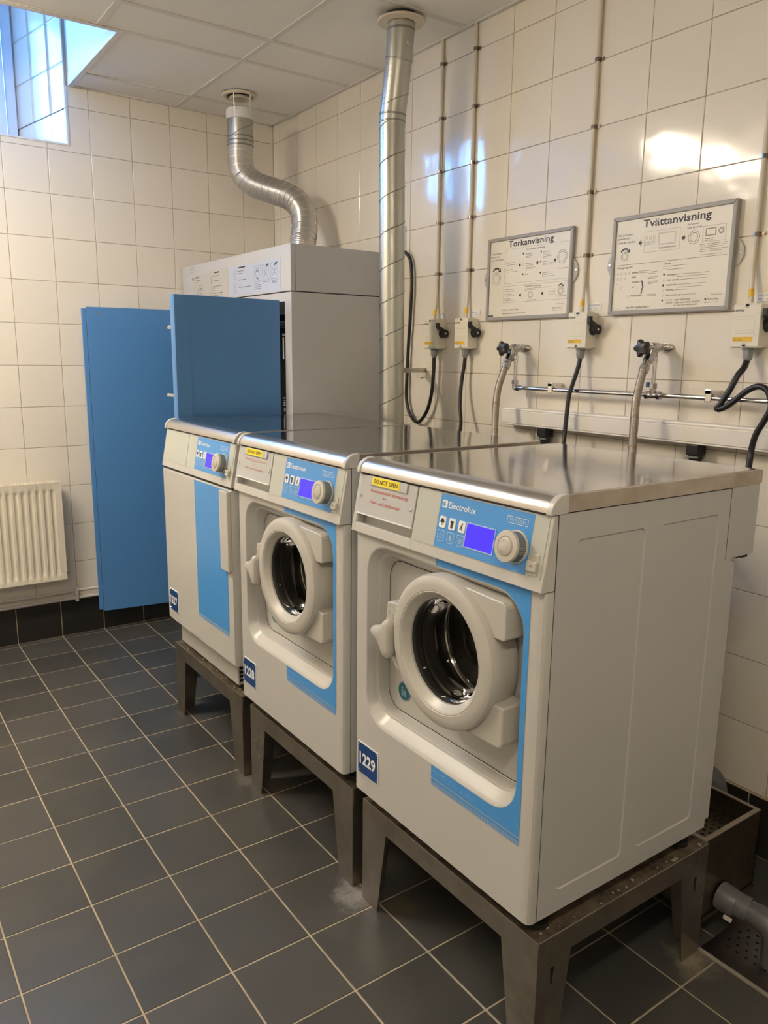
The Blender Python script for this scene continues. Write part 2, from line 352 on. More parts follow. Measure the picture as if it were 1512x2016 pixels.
# back wall (window, radiator) ------------------------------------------------
wb = MB().box(XL-.1, .002, 0, HX0, .12, 2.95).box(HX1, .0012, 0, .002, .12, 2.95).box(HX0, .0012, 0, HX1, .12, HZ).build('wall_back', 'grout', kind='structure')
pb = wallB()
xj = sorted([0] + [BX0 - k*TP for k in range(0, 12)])
for i in range(len(xj)-1):
    for j in range(len(zj)-1):
        a, b, c, d = xj[i], xj[i+1], zj[j], zj[j+1]
        if b > HX0 and a < HX1 and d > HZ:
            if b > HX1 + .001:                       # column cut by the jamb
                if c >= HZ: lay(wb, pb, 'wall_tile', HX1, b, c, d, 'tileback')
                else:
                    q = .0013
                    MB().prism(pb, [(a+q,c+q),(b-q,c+q),(b-q,d-q),(HX1+q,d-q),(HX1+q,HZ-q),(a+q,HZ-q)], -.007, 0).build('wall_tile', 'tileback', wb)
            elif c < HZ: lay(wb, pb, 'wall_tile', a, b, c, HZ, 'tileback')
            if a < HX0: lay(wb, pb, 'wall_tile', a, HX0, c, d, 'tileback')
        else: lay(wb, pb, 'wall_tile', a, b, c, d, 'tileback')
xk = [xj[0]-k*TP for k in range(0, 9)][::-1]; xk[0] = XL
stuff_tiles(wb, pb, 'far_tiles', xk, zj, 'tileback')
# the two walls behind the camera ---------------------------------------------
wl = MB().box(XL-.12, YF-.1, 0, XL-.002, .12, 2.95).build('wall_left', 'grout', kind='structure')
stuff_tiles(wl, Pl((XL, 0, 0), (0, -1, 0), (0, 0, 1), (1, 0, 0)), 'far_tiles', [k*TP for k in range(0, 29)], zj, 'tileback')
wf = MB().box(XL-.1, YF-.12, 0, .12, YF-.002, 2.95).build('wall_front', 'grout', kind='structure')
stuff_tiles(wf, Pl((XL, YF, 0), (1, 0, 0), (0, 0, 1), (0, 1, 0)), 'far_tiles', [k*TP for k in range(0, 20)]+[-XL], zj, 'tileback')
# floor ------------------------------------------------------------------------
fl = MB().box(XL-.1, YF-.1, -.12, .12, .12, -.0012).build('floor', 'fgrout', kind='structure', origin=(0, 0, 0))
pf = Pl((0, 0, 0), (1, 0, 0), (0, 1, 0), (0, 0, 1))
fx = sorted([0, -1.06206] + [-1.06206 - m*FP for m in range(-4, 8) if m]); fy = sorted([0] + [.16726 - n*FQ for n in range(1, 20)])
for i in range(len(fx)-1):
    for j in range(len(fy)-1): lay(fl, pf, 'floor_tile', fx[i], fx[i+1], fy[j], fy[j+1], 'floor', t=.009, ch=.0012, joint=.0042, tilt=.0012)
fxk = [fx[0]-k*FP for k in range(0, 7)][::-1]; fxk[0] = XL
stuff_tiles(fl, pf, 'far_floor_tiles', fxk, fy, 'floor', .009, .0042)
fyk = [fy[0]-k*FQ for k in range(0, 9)][::-1]; fyk[0] = YF
stuff_tiles(fl, pf, 'near_floor_tiles', fxk+fx[1:], fyk, 'floor', .009, .0042)
# skirting tiles ---------------------------------------------------------------
bb = MB().box(XL, -.0085, 0, 0, .001, SK-.001).build('baseboard_back', 'fgrout', kind='structure')
fx2 = [fx[0]-FP*k for k in range(4, 0, -1)] + fx
for i in range(len(fx2)-1): lay(bb, wallB(-.0105), 'skirting_tile', fx2[i], fx2[i+1]-(.01 if i == len(fx2)-2 else 0), 0.001, SK, 'skirt', t=.005, ch=.001, joint=.004)
br_ = MB().box(-.0085, YF, 0, .001, -.0105, SK-.001).build('baseboard_right', 'fgrout', kind='structure')
for j in range(len(fy)-1): lay(br_, wallR(-.0105), 'skirting_tile', -fy[j+1] + (.011 if fy[j+1] > -.01 else 0), -fy[j], 0.001, SK, 'skirt', t=.005, ch=.001, joint=.004)
# suspended ceiling with the cut-out in front of the window ----------------------
HCX, HCY = -1.076, -.779
ce = MB().box(XL-.1, YF-.1, CEIL+.05, .12, HCY, CEIL+.09).box(HCX+.012, HCY, CEIL+.05, .12, .12, CEIL+.09).box(XL-.1, HCY, CEIL+.05, HX0-.02, .12, CEIL+.09).build('ceiling', 'ceil', kind='structure')
pc = Pl((0, 0, CEIL+.004), (1, 0, 0), (0, 1, 0), (0, 0, -1))
cx = [0, -.548, -1.15, -1.75, -2.35, -2.95, -3.55, XL][::-1]; cy = [0, -.209, -.79, -1.052, -1.622, -2.222, -2.822, -3.422, -4.022, -4.622, -5.222, YF][::-1]
hA, hB = HX0-.02, HCX
for i in range(len(cx)-1):
    for j in range(len(cy)-1):
        a, b, c, d = cx[i], cx[i+1], cy[j], cy[j+1]
        if b > hA and a < hB and d > HCY+.001:
            if c < HCY: lay(ce, pc, 'ceiling_tile', a, b, c, HCY-.01, 'ceil', t=.012, ch=.001, joint=.022, tilt=.001)
            if b > hB: lay(ce, pc, 'ceiling_tile', hB+.01, b, max(c, HCY), d, 'ceil', t=.012, ch=.001, joint=.022, tilt=.001)
            if a < hA: lay(ce, pc, 'ceiling_tile', a, hA, max(c, HCY), d, 'ceil', t=.012, ch=.001, joint=.022, tilt=.001)
        else: lay(ce, pc, 'ceiling_tile', a, b, c, d, 'ceil', t=.012, ch=.001, joint=.022, tilt=.001)
for x in cx[1:-1]:
    MB().box(x-.0115, YF, CEIL+.0005, x+.0115, (HCY if hA < x < hB else 0), CEIL+.05).build('ceiling_bar', 'tbar', ce)
for y in cy[1:-1]:
    for a, b in ([(XL, hA), (hB+.0125, 0)] if y > HCY else [(XL, 0)]): MB().box(a, y-.0115, CEIL+.0002, b, y+.0115, CEIL+.049).build('ceiling_bar', 'tbar', ce)
for a, b, c, d in [(-.016, YF, 0, 0), (XL, -.016, hA, 0), (hB+.0125, -.016, 0, 0)]: MB().box(a, b, CEIL-.001, c-.0001, d-.0001, CEIL+.02).build('edge_bar', 'tbar', ce)
# edge trim of the cut-out and the white boards above it
tr = MB()
tr.box(HCX-.003, HCY-.022, CEIL-.004, HCX+.022, -.0045, CEIL-.0012).box(HCX-.003, HCY, CEIL-.0012, HCX-.0004, -.0045, CEIL+.040).box(hA-.02, HCY-.022, CEIL-.004, HCX-.003, HCY, CEIL-.0012)
tr.build('trim_1', 'tbar', kind='structure', bevel=.002)
MB().box(HCX, HCY+.0003, CEIL-.001, HCX+.012, .12, 3.449).build('trim_2', 'reveal', kind='structure')
MB().box(hA, HCY-.012, CEIL-.001, HCX, HCY, 3.449).build('trim_3', 'reveal', kind='structure')
MB().box(hA-.012, HCY+.0003, CEIL-.001, hA, .12, 3.449).build('trim_4', 'reveal', kind='structure')
MB().box(hA-.012, HCY-.012, 3.45, HCX+.012, .12, 3.47).build('trim_5', 'reveal', kind='structure')
# window recess: splayed tiled jambs, sloping sill, head
WY = .60; WX1 = -1.208; WX0 = -2.28; SZ = 2.452; HD = 3.22
n_ = Vector((-(WY), -(HX1-WX1), 0)).normalized(); U_ = Vector((WX1-HX1, WY, 0)); LJ = U_.length; U_.normalize()
pj_ = Pl((HX1, 0, 0), U_, (0, 0, 1), n_)
jr = MB().prism(pj_, [(0, HZ), (LJ, SZ), (LJ, 3.45), (0, 3.45)], -.05, -.002).build('trim_6', 'grout', kind='structure')
ju = [0, .165, .36, .558, LJ]
for i in range(4):
    for c, d in [(HZ, 2.5925), (2.5925, 2.793), (2.793, 2.994), (2.994, 3.195), (3.195, 3.40)]:
        s0 = HZ+(SZ-HZ)*ju[i]/LJ; s1 = HZ+(SZ-HZ)*ju[i+1]/LJ; q = .0013
        if c == HZ: MB().prism(pj_, [(ju[i]+q, s0+q), (ju[i+1]-q, s1+q), (ju[i+1]-q, d-q), (ju[i]+q, d-q)], -.007, 0).build('jamb_tile', 'tileback', jr)
        else: lay(jr, pj_, 'jamb_tile', ju[i], ju[i+1], c, d, 'tileback')
U2 = Vector((WX0-HX0, WY, 0)); L2 = U2.length; U2.normalize()
MB().prism(Pl((HX0, 0, 0), U2, (0, 0, 1), Vector((WY, -(WX0-HX0), 0)).normalized()), [(0, HZ), (L2, SZ), (L2, 3.45), (0, 3.45)], -.05, 0).build('trim_7', 'white', kind='structure')
MB().add([(HX0, .003, HZ), (HX1, .003, HZ), (WX1, WY, SZ), (WX0, WY, SZ), (HX0, .003, HZ-.1), (HX1, .003, HZ-.1), (WX1, WY, SZ-.1), (WX0, WY, SZ-.1)], [(0,1,2,3),(7,6,5,4),(0,4,5,1),(1,5,6,2),(2,6,7,3),(3,7,4,0)]).build('trim_8', 'white', kind='structure')
MB().box(HX0-.1, .05, HD, HX1+.1, WY+.1, HD+.05).box(HX0-.1, .05, HD, HX1+.1, .09, 3.47).build('trim_9', 'reveal', kind='structure')
MB().box(HX1-.006, -.004, HZ, HX1+.004, .02, CEIL-.002).box(HX0, -.004, HZ-.006, HX1+.004, .02, HZ+.002).build('trim_10', 'frame', kind='structure')
# window: fixed frame, mullion, two sashes with panes
wn = thing('window_1', ((WX0+WX1)/2, WY-.05, SZ), kind='structure')
F0, F1 = WY-.075, WY-.015
fr = MB(); xm = (WX0+WX1)/2
for a, b in [(WX0, WX0+.045), (xm-.03, xm+.03), (WX1-.045, WX1+.004)]: fr.box(a, F0+.0005, SZ+.062, b, F1, HD-.04)
fr.box(WX0, F0, SZ-.02, WX1, F1, SZ+.062).box(WX0, F0, HD-.04, WX1, F1, HD); fr.build('window_frame', 'frame', wn, bevel=.003)
for a, b in [(WX0+.05, xm-.035), (xm+.035, WX1-.05)]:
    s_ = MB(); g0, g1 = F0-.018, F0+.02
    s_.box(a, g0, SZ+.064, a+.045, g1, HD-.045).box(b-.045, g0, SZ+.064, b, g1, HD-.045).box(a+.045, g0, SZ+.064, b-.045, g1, SZ+.118).box(a+.045, g0, HD-.09, b-.045, g1, HD-.045)
    sash = s_.build('sash', 'frame', wn, bevel=.003)
    MB().box(a+.04, F0-.002, SZ+.11, b-.04, F0+.002, HD-.085).build('pane', 'pane', sash)
# ceiling lamps outside the picture: one seen in reflections, one added for fill
def lamp(x0, x1, y, m, label):
    t = thing('ceiling_lamp', ((x0+x1)/2, y, CEIL), label, 'lamp')
    MB().box(x0, y-.09, CEIL-.03, x1, y+.09, CEIL).build('housing', 'lampbody', t, bevel=.003)
    MB().prism(Pl((x0+.01, y, 0), (0, 1, 0), (0, 0, 1), (1, 0, 0)), [(-.08, CEIL-.03), (-.065, CEIL-.065), (.065, CEIL-.065), (.08, CEIL-.03)], 0, x1-x0-.02).build('diffuser', m, t)
lamp(-3.08, -1.84, -1.15, 'lamp', 'long ceiling lamp with warm diffuser nearest the window')
lamp(-3.0, -1.8, -4.3, 'fill_lamp', 'long fill lamp added unseen on the ceiling behind the camera')  # unseen, added as a weaker fill light

# ================================================================ MACHINES
XF = -1.112; MW = .632; Z0 = .345; ZT = 1.178
def ppanel(Y0):
    k = .024/.13
    return Pl((-1.124-1.045*k, Y0, 0), (0, -1, 0), (k, 0, 1), Vector((-1, 0, k)).normalized())
LEDGE_K = ['foot']
def lid_and_caps(t, Y0, xr=-.419, half=False):
    prof = [(-1.107, 1.181), (-1.1065, 1.188), (-1.103, 1.196), (-1.097, 1.203), (-1.089, 1.2085), (-1.079, 1.2115), (-1.066, 1.2125), (xr, 1.2125), (xr, 1.185), (xr+-.006, 1.181), (-1.06, 1.181)]
    mb = MB(); a, b = Y0-.011, Y0-MW+.011
    front = prof[:7]+[(-1.064, 1.2126), (-1.064, 1.181)]; flat = [(-1.064, 1.2125)]+prof[7:10]+[(-1.064, 1.181)]
    mb.loft([[(x, a, z) for x, z in flat], [(x, b, z) for x, z in flat]], True, True)
    lid = mb.build('worktop', 'lid', t)
    MB().loft([[(x, a, z) for x, z in front], [(x, b, z) for x, z in front]], True, True).build('rolled_edge', 'roll', t, smooth=True, ang=25)
    for y0, y1 in ((Y0, Y0-.0115), (Y0-MW+.0115, Y0-MW)):
        e = MB()
        e.loft([[(x, y, z) for x, z in [(-1.064, 1.181), (-1.064, 1.2122), (xr, 1.2122), (xr, 1.183), (xr-.01, 1.181)]] for y in (y0, y1)], True, True); e.build('steel_edge', 'lidside', t)
    for y0, y1 in ((Y0+.0008, Y0-.0125), (Y0-MW+.0125, Y0-MW-.0008)):
        c = MB(); pp = [(-1.110, 1.1785)] + [(-1.072-.038*math.cos(q*PI/20), 1.1785+.0365*math.sin(q*PI/20)) for q in range(1, 10)] + [(-1.068, 1.215), (-1.064, 1.213), (-1.064, 1.181), (-1.068, 1.1785)]
        c.loft([[(x, y, z) for x, z in pp] for y in (y0, y1)], True, True)
        c.build('end_cap', 'plastic', t, bevel=.0015)
    return lid
def control_panel(t, Y0, badge, drawer=True, ink='red'):
    p = ppanel(Y0); mb = MB(); W = MW
    D = -.010
    if drawer:
        mb.pbox(p, 0, 1.037, D, .014, ZT, 0).pbox(p, .014, 1.037, -.032, .238, 1.060, 0).pbox(p, .012, 1.056, -.032, .240, ZT, -.026).pbox(p, .238, 1.037, D, W, ZT, 0)
        mb.pbox(p, .014, 1.082, D, .238, ZT, -.006)
    else: mb.pbox(p, 0, 1.037, D, W, ZT, 0)
    # side cheeks back to the seam
    for ya, yb in ((Y0-.0002, Y0-.004), (Y0-W+.004, Y0-W+.0002)):
        mb.loft([[(x, y, z) for x, z in [(-1.0885, 1.036), (-1.1215, 1.036), (-1.0975, ZT-.0005), (-1.0885, ZT-.0005)]] for y in (ya, yb)], True, True)
    if drawer: mb.pbox(p, .0135, 1.05, -.032, .0165, ZT-.002, -.002).pbox(p, .2365, 1.05, -.032, .2395, ZT-.002, -.002)
    cp = mb.build('control_panel', 'plastic', t, bevel=.0018)
    MB().pbox(p, .2395, 1.0605, .0, .624, 1.1735, .0012).build('panel_film', 'inset', cp)
    if not drawer: MB().pbox(p, .0065, 1.0605, .0, .2372, 1.1735, .0012).build('panel_film', 'inset', cp)
    MB().quad(p, .318, 1.0615, .588, 1.173, .0016).build('blue_film', 'bluep', cp)
    g = MB().quad(p, .2375, 1.060, .2393, 1.176, .0004)
    g.quad(p, .01, 1.1755, W-.01, 1.1772, .0004)
    g.build('panel_joint', 'groove', cp)
    n = .0021; L = MB()
    L.text(p, 'Electrolux', .346, 1.1465, .085, .0125, n, bold=.012)
    L.build('maker_lettering', 'lettering', cp)
    MB().outline(p, .519, 1.1475, .574, 1.1605, .0009, n).build('model_frame', 'lettering', cp)
    lg = MB(); lg.poly(p, rrect(.326, .342, 1.145, 1.1605, .003, 3), n); lg.build('maker_emblem', 'lettering', cp)
    e2 = MB(); e2.ring(p, .3335, 1.1527, .0022, .0055, n+.0004, 14, PI*.35, PI*1.65); e2.quad(p, .3335, 1.1517, .339, 1.1537, n+.0004); e2.quad(p, .3335, 1.1472, .3345, 1.1582, n+.0004); e2.build('emblem_mark', 'bluep', cp)
    MB().text(p, badge, .5245, 1.150, .044, .0078, n).build('model_lettering', 'palep', cp)
    # six option buttons
    for i in range(3):
        u = .326+i*.0305
        b = MB().prism(p, rrect(u, u+.0205, 1.1035-.001*i*0, 1.1275, .004, 3), .001, .0032).build('button', 'lettering', cp)
        gl = MB()
        if i == 0: gl.disc(p, u+.0102, 1.1185, .0048, .0038, 10).disc(p, u+.0068, 1.1165, .003, .0038, 8).disc(p, u+.0137, 1.1165, .003, .0038, 8).quad(p, u+.0094, 1.108, u+.011, 1.116, .0038)
        elif i == 1: gl.quad(p, u+.005, 1.118, u+.0155, 1.122, .0038).quad(p, u+.007, 1.107, u+.0135, 1.118, .0038).disc(p, u+.0102, 1.1145, .002, .0042, 8)
        else: gl.disc(p, u+.012, 1.1215, .0019, .0038, 8).poly(p, [(u+.0085, 1.119), (u+.0125, 1.1195), (u+.011, 1.113), (u+.0135, 1.1085), (u+.012, 1.108), (u+.009, 1.1125), (u+.0055, 1.109), (u+.005, 1.110), (u+.008, 1.1145)], .0038)
        gl.build('symbol', 'ink', b)
        v = 1.0755; o = MB(); pts = [(u, v+.022), (u, v+.006), (u+.005, v), (u+.0155, v), (u+.0205, v+.006), (u+.0205, v+.022)]
        for a, c in zip(pts, pts[1:]+pts[:1]):
            d = Vector((c[0]-a[0], c[1]-a[1], 0)).normalized()*.0007; q = (-d.y, d.x)
            o.poly(p, [(a[0]+q[0], a[1]+q[1]), (c[0]+q[0], c[1]+q[1]), (c[0]-q[0], c[1]-q[1]), (a[0]-q[0], a[1]-q[1])], n)
        if i == 0: o.outline(p, u+.006, v+.006, u+.0145, v+.0155, .0011, n)
        elif i == 1: o.ring(p, u+.0102, v+.0135, .0012, .0035, n, 10).ring(p, u+.0102, v+.0075, .001, .003, n, 10)
        else: o.ring(p, u+.0102, v+.011, .0045, .0058, n, 14).ring(p, u+.0102, v+.011, .001, .0025, n, 10)
        o.build('button_outline', 'palep', cp)
    # display
    MB().outline(p, .4105, 1.0775, .4955, 1.1285, .0022, .0030).build('display_bezel', 'palep', cp)
    MB().pbox(p, .4125, 1.0795, .001, .4935, 1.1265, .0026).build('display', 'screen', cp)
    # selector dial
    du, dv = .5535, 1.1065
    d = MB().lathe(p, du, dv, [(.0290, .0012), (.0318, .0016), (.0318, .004), (.0300, .0045)], 40, False, True).build('selector_dial', 'dial', cp, smooth=True)
    k = 40; MB().loft([[p.P(du+(r+(.0011 if i % 2 else 0))*math.cos(PI*i/k), dv+(r+(.0011 if i % 2 else 0))*math.sin(PI*i/k), nn) for i in range(2*k)] for r, nn in ((.0278, .004), (.0274, .022), (.0274, .025))], False, True).build('dial_grip', 'dialside', d)
    MB().lathe(p, du, dv, [(.0275, .0225), (.0300, .0240), (.0304, .0272), (.0290, .0300), (.0200, .0312), (.0185, .0288), (.0176, .0288), (.0171, .0315), (.0158, .0325)], 40, False, True).build('dial_face', 'dial', d, smooth=True, ang=50)
    s = MB()
    for st, a0, sg in (('START', PI*.80, -1), ('START', PI*1.20, 1)):
        for q, ch in enumerate(st):
            a = a0+sg*q*.24; c = p.P(du+.0115*math.cos(a), dv+.0115*math.sin(a), 0)
            rot = a-PI/2 if sg < 0 else a+PI/2
            U = p.U*math.cos(rot)+p.V*math.sin(rot); V = -p.U*math.sin(rot)+p.V*math.cos(rot)
            s.text(Pl(c, U, V, p.N), ch, 0, -.0014, .0026, .0030, .0331, center=True)
    s.build('dial_lettering', 'inkgrey', d)
    # service port cover
    uc = MB().pbox(p, .5965, 1.064, .0, .6155, 1.104, .004).pbox(p, .593, 1.072, .004, .6165, 1.090, .010).build('port_cover', 'dial', cp, bevel=.0015)
    m_ = MB().quad(p, .599, 1.0805, .611, 1.0813, .0104).quad(p, .603, 1.0813, .6075, 1.0836, .0104).disc(p, .5995, 1.0809, .0012, .0104, 8); m_.build('port_symbol', 'inkgrey', uc)
    # side plug on the cheek
    MB().lathe(Pl((-1.103, Y0-MW+.0018, 1.110), (1, 0, 0), (0, 0, 1), (0, -1, 0)), 0, 0, [(.0068, 0), (.0066, .0008), (.006, .0010)], 20, False, True).build('side_plug', 'plastic', cp)
    if drawer:
        dc = MB().pbox(p, .0155, 1.0835, -.006, .2345, 1.1745, .0018).build('dispenser_cover', 'side', t, bevel=.001)
        MB().pbox(p, .0155, 1.0815, -.006, .2345, 1.0842, .0045).build('cover_lip', 'lettering', dc)
        for u, v in ((.0205, 1.124), (.2235, 1.121)): MB().lathe(p, u, v, [(.0042, .0018), (.0036, .0038), (.002, .0046)], 14, False, True).build('screw', 'chrome', dc, smooth=True)
        hg = MB().pbox(p, .054, 1.1535, .0018, .201, 1.1755, .0055).build('cover_grip', 'side', dc, bevel=.001)
        MB().pbox(p, .065, 1.1555, .0055, .173, 1.1745, .0062).build('warning_label', 'yellow', dc)
        MB().text(p, 'DO NOT OPEN', .0725, 1.1605, .094, .0095, .0068, bold=.008).build('warning_lettering', 'ink', dc)
        h = MB()
        h.text(p, 'Automatisk dosering', .056, 1.1385, .150, .0085, .0024, slant=.25)
        h.text(p, 'av', .112, 1.1275, .014, .005, .0024, slant=.2)
        h.text(p, 'Tvätt- och sköljmedel', .059, 1.1125, .122, .0075, .0024, slant=.25)
        h.build('handwriting', ink, dc)
    return cp
def side_shell(t, Y0, zb):
    """side sheets with two pressed fields, back, floor, top"""
    for yy, sgn in ((Y0-MW, 1), (Y0, -1)):
        q = Pl((0, yy, 0), (1, 0, 0), (0, 0, 1), (0, -1*sgn, 0)); mb = MB(); k = 5
        for (a, b, c, d) in ((-1.0875, -.8105, -1.037, -.832), (-.8105, -.513, -.783, -.577)):
            zt0, zt1 = zb+.048, 1.126
            outer = []; rr = rrect(c, d, zt0, zt1, .014, k)
            for i, (u, v) in enumerate(rr):
                cor = i//(k+1); outer.append([(b, ZT), (a, ZT), (a, zb), (b, zb)][cor])
            inner = rrect(c+.0028, d-.0028, zt0+.0028, zt1-.0028, .012, k)
            mb.loft([[q.P(u, v, 0) for u, v in outer], [q.P(u, v, 0) for u, v in rr], [q.P(u, v, -.0026) for u, v in inner]], False, True)
        mb.build('side_panel', 'side', t)
    MB().box(-1.087, Y0-MW+.001, zb+.004, -.514, Y0-.001, zb+.012).box(-.520, Y0-MW+.002, zb, -.514, Y0-.002, 1.1775).box(-1.08, Y0-MW+.002, 1.170, -.514, Y0-.002, 1.1785).build('inner_shell', 'side', t)
    g = MB()
    for y in (Y0-MW+.0006, Y0-.0006): g.box(-1.0895, y-.0004, zb, -1.0873, y+.0004, ZT)
    g.box(-.5387, Y0-MW-.0003, 1.017, -.5372, Y0-MW+.003, 1.1805)
    g.box(-.5134, Y0-MW+.0035, zb+.018, -.5124, Y0-MW+.006, 1.012)
    g.box(-1.100, Y0-MW+.003, ZT, -.43, Y0-.003, 1.1812); g.build('shadow_joint', 'groove', t)
    MB().box(-.5375, Y0-MW+.0005, 1.017, -.424, Y0-.0005, 1.1805).build('rear_box', 'side', t, bevel=.0015)
    MB().box(-.5115, Y0-MW+.003, zb+.018, -.4935, Y0-MW+.03, 1.008).build('rear_strip', 'side', t); MB().box(-.5128, Y0-.03, zb+.018, -.4935, Y0-.004, 1.008).build('rear_strip', 'side', t)
    MB().box(-.455, Y0-MW+.01, 1.008, -.430, Y0-MW+.05, 1.017).build('rear_bracket', 'dark', t)
def number_plate(t, Y0, st, u=.020, v=.397, off=0):
    p = wallR(XF-off, Y0)
    pl = MB().pbox(p, u, v, .0002, u+.089, v+.087, .0022).build('number_plate', 'lettering', t)
    MB().pbox(p, u+.0015, v+.002, .002, u+.0865, v+.0845, .0028).build('plate_face', 'navy', pl)
    MB().text(p, st, u+.009, v+.030, .071, .030, .0036, bold=.035).build('plate_digits', 'lettering', pl)
    for a, b in ((.006, .080), (.083, .080), (.006, .007), (.083, .007)): MB().lathe(p, u+a, v+b, [(.0026, .0026), (.0018, .0042)], 10, False, True).build('screw', 'chrome', pl)
def feet(t, Y0, zb):
    for x in (-1.045, -.56):
        for y in (Y0-.038, Y0-MW+.038):
            MB().cyl((x, y, .3035), (x, y, .315), .026, 20).cyl((x, y, .315), (x, y, zb+.006), .010, 10).build('foot', 'rubber', t)
def washer(Y0, number, badge, ink, label):
    t = thing('washing_machine', (-.8, Y0-MW/2, .3035), label, 'washing machine', 'front loading washing machines')
    p = wallR(XF, Y0)
    # front sheet: rounded sides, pressed frame around the door
    K6 = 6
    def RR(u0, u1, v0, v1, r, n): return [p.P(a, b, n) for a, b in rrect(u0, u1, v0, v1, r, K6)]
    ZP = 1.0345
    loops = [RR(0, MW, Z0, ZP, .0002, -.0225), RR(0, MW, Z0, ZP, .0002, -.014), RR(.0015, MW-.0015, Z0, ZP, .0004, -.007), RR(.0055, MW-.0055, Z0, ZP, .0004, -.0022), RR(.013, MW-.013, Z0, ZP, .0005, 0), RR(.017, MW-.017, Z0+.002, ZP-.002, .0008, 0), RR(.048, .586, .549, 1.021, .076, 0),
             RR(.052, .582, .553, 1.017, .074, 0), RR(.0535, .5805, .5565, 1.0135, .073, -.0014), RR(.0548, .579, .562, 1.009, .071, -.0055), RR(.0575, .575, .577, .998, .064, -.025), RR(.0592, .573, .579, .996, .062, -.0268),
             RR(.0625, .570, .5825, .990, .058, -.0276), RR(.0640, .5685, .584, .988, .057, -.0305), RR(.0665, .565, .587, .975, .052, -.056), RR(.069, .562, .590, .972, .049, -.058)]
    last = rrect(.069, .562, .590, .972, .049, K6); cu, cv = .366, .841
    circ = []
    for a, b in last:
        an = math.atan2(b-cv, a-cu); circ.append(p.P(cu+.150*math.cos(an), cv+.150*math.sin(an), -.058))
    circ2 = [p.P(cu+.150*math.cos(math.atan2(b-cv, a-cu)), cv+.150*math.sin(math.atan2(b-cv, a-cu)), -.075) for a, b in last]
    MB().loft(loops+[circ, circ2]).build('front_panel', 'plastic', t, smooth=True, ang=20)
    MB().loft([RR(.0675, .5635, .5885, .9735, .0505, -.0573), RR(.0703, .5608, .5913, .9707, .0475, -.0573)]).build('recess_joint', 'groove', t)
    # blue film wrapping the right half of the pressed frame
    rim = rrect(.0515, .5825, .5525, 1.0175, .0745, 10); pts = []
    top = [(.315+(.508-.315)*i/4, 1.0175) for i in range(5)]
    arcTR = [q for q in rim[:11]][::-1]; arcBR = [q for q in rim[33:44]][::-1]; bot = [(.508-(.508-.318)*i/4, .5525) for i in range(1, 5)]
    inn = top+arcTR[1:]+arcBR+bot; out = []
    for (a, b) in inn:
        if b > .943: c = (.508, .943); f = min((.597-c[0])/max(1e-6, a-c[0]) if a > c[0]+1e-6 else 9e9, (1.0335-c[1])/max(1e-6, b-c[1])); out.append((c[0]+(a-c[0])*f, c[1]+(b-c[1])*f) if a > c[0]+1e-6 else (a, 1.0335))
        elif b < .627: c = (.508, .627); f = min((.597-c[0])/max(1e-6, a-c[0]) if a > c[0]+1e-6 else 9e9, (c[1]-.523)/max(1e-6, c[1]-b)); out.append((c[0]+(a-c[0])*f, c[1]+(b-c[1])*f) if a > c[0]+1e-6 else (a, .523))
        else: out.append((.597, b))
    for c_ in ((.597, 1.0335), (.597, .523)):
        k_ = min(range(len(out)), key=lambda i: (out[i][0]-c_[0])**2+(out[i][1]-c_[1])**2); out[k_] = c_
    fb = MB(); n = .0008
    for i in range(len(inn)-1): fb.add([p.P(*inn[i], n), p.P(*inn[i+1], n), p.P(*out[i+1], n), p.P(*out[i], n)], [(0, 1, 2, 3)])
    for a, b in ((.5135, .5205), (.5085, .5115), (.5045, .5062)): fb.quad(p, .318, a, .597, b, n)
    df = fb.build('blue_film', 'blue', t)
    sc = MB(); rs = random.Random(int(number))
    sc.quad(p, .319, .5405, .358, .5412, .0012)
    for _ in range(34):
        u = .355+rs.random()**1.5*.13; v = .541-(u-.35)*.06+rs.uniform(-.008, .006); a = rs.uniform(-.9, .5); l = rs.uniform(.003, .014); wd = rs.uniform(.00025, .0006)
        sc.add([p.P(u, v-wd, .0012), p.P(u+l*math.cos(a), v+l*math.sin(a)*.6, .0012), p.P(u+l*.5*math.cos(a), v+wd+l*.3*math.sin(a), .0012)], [(0, 1, 2)])
    sc.build('scratches', 'palep', df)
    control_panel(t, Y0, badge, True, ink); lid_and_caps(t, Y0); side_shell(t, Y0, Z0); number_plate(t, Y0, number); feet(t, Y0, Z0)
    # round sticker low in the door recess
    st = MB().lathe(p, .135, .645, [(.0245, -.0575), (.0245, -.0567)], 28, False, True).build('round_sticker', 'teal', t)
    bl = MB().ring(p, .135, .645, .0222, .0232, -.0562, 28)
    for a, b, c, d in ((-.010, -.012, -.003, .012), (-.001, -.012, .009, .004)):
        for i in range(4):
            for j in range(3): bl.quad(p, .135+a+(c-a)*j/3, .645+b+(d-b)*i/4, .135+a+(c-a)*(j+.7)/3, .645+b+(d-b)*(i+.65)/4, -.0562)
    bl.build('sticker_print', 'palep', st)
    # door
    dr = MB().lathe(p, cu, cv, [(.146, -.054), (.158, -.050), (.1650, -.030), (.1680, .008), (.1678, .019), (.1640, .0272), (.157, .0312), (.146, .0326), (.1345, .0326), (.1330, .0313), (.1312, .0320), (.1285, .0308), (.1262, .0285), (.1165, .0190), (.1142, .0165), (.1138, .0100), (.125, .004), (.146, -.054)], 72).build('door', 'doorpl', t, smooth=True, ang=30)
    MB().lathe(p, cu, cv, [(.1140, .012), (.1128, .009), (.1118, -.052), (.124, -.053), (.124, -.002), (.1140, .012)], 64).build('glass_surround', 'gasket', dr, smooth=True, ang=40)
    hU = [(.395, 1.0035), (.43, .998), (.536, .994), (.5435, .9895), (.546, .983), (.546, .921), (.542, .917), (.515, .917), (.47, .88), (.44, .93)]
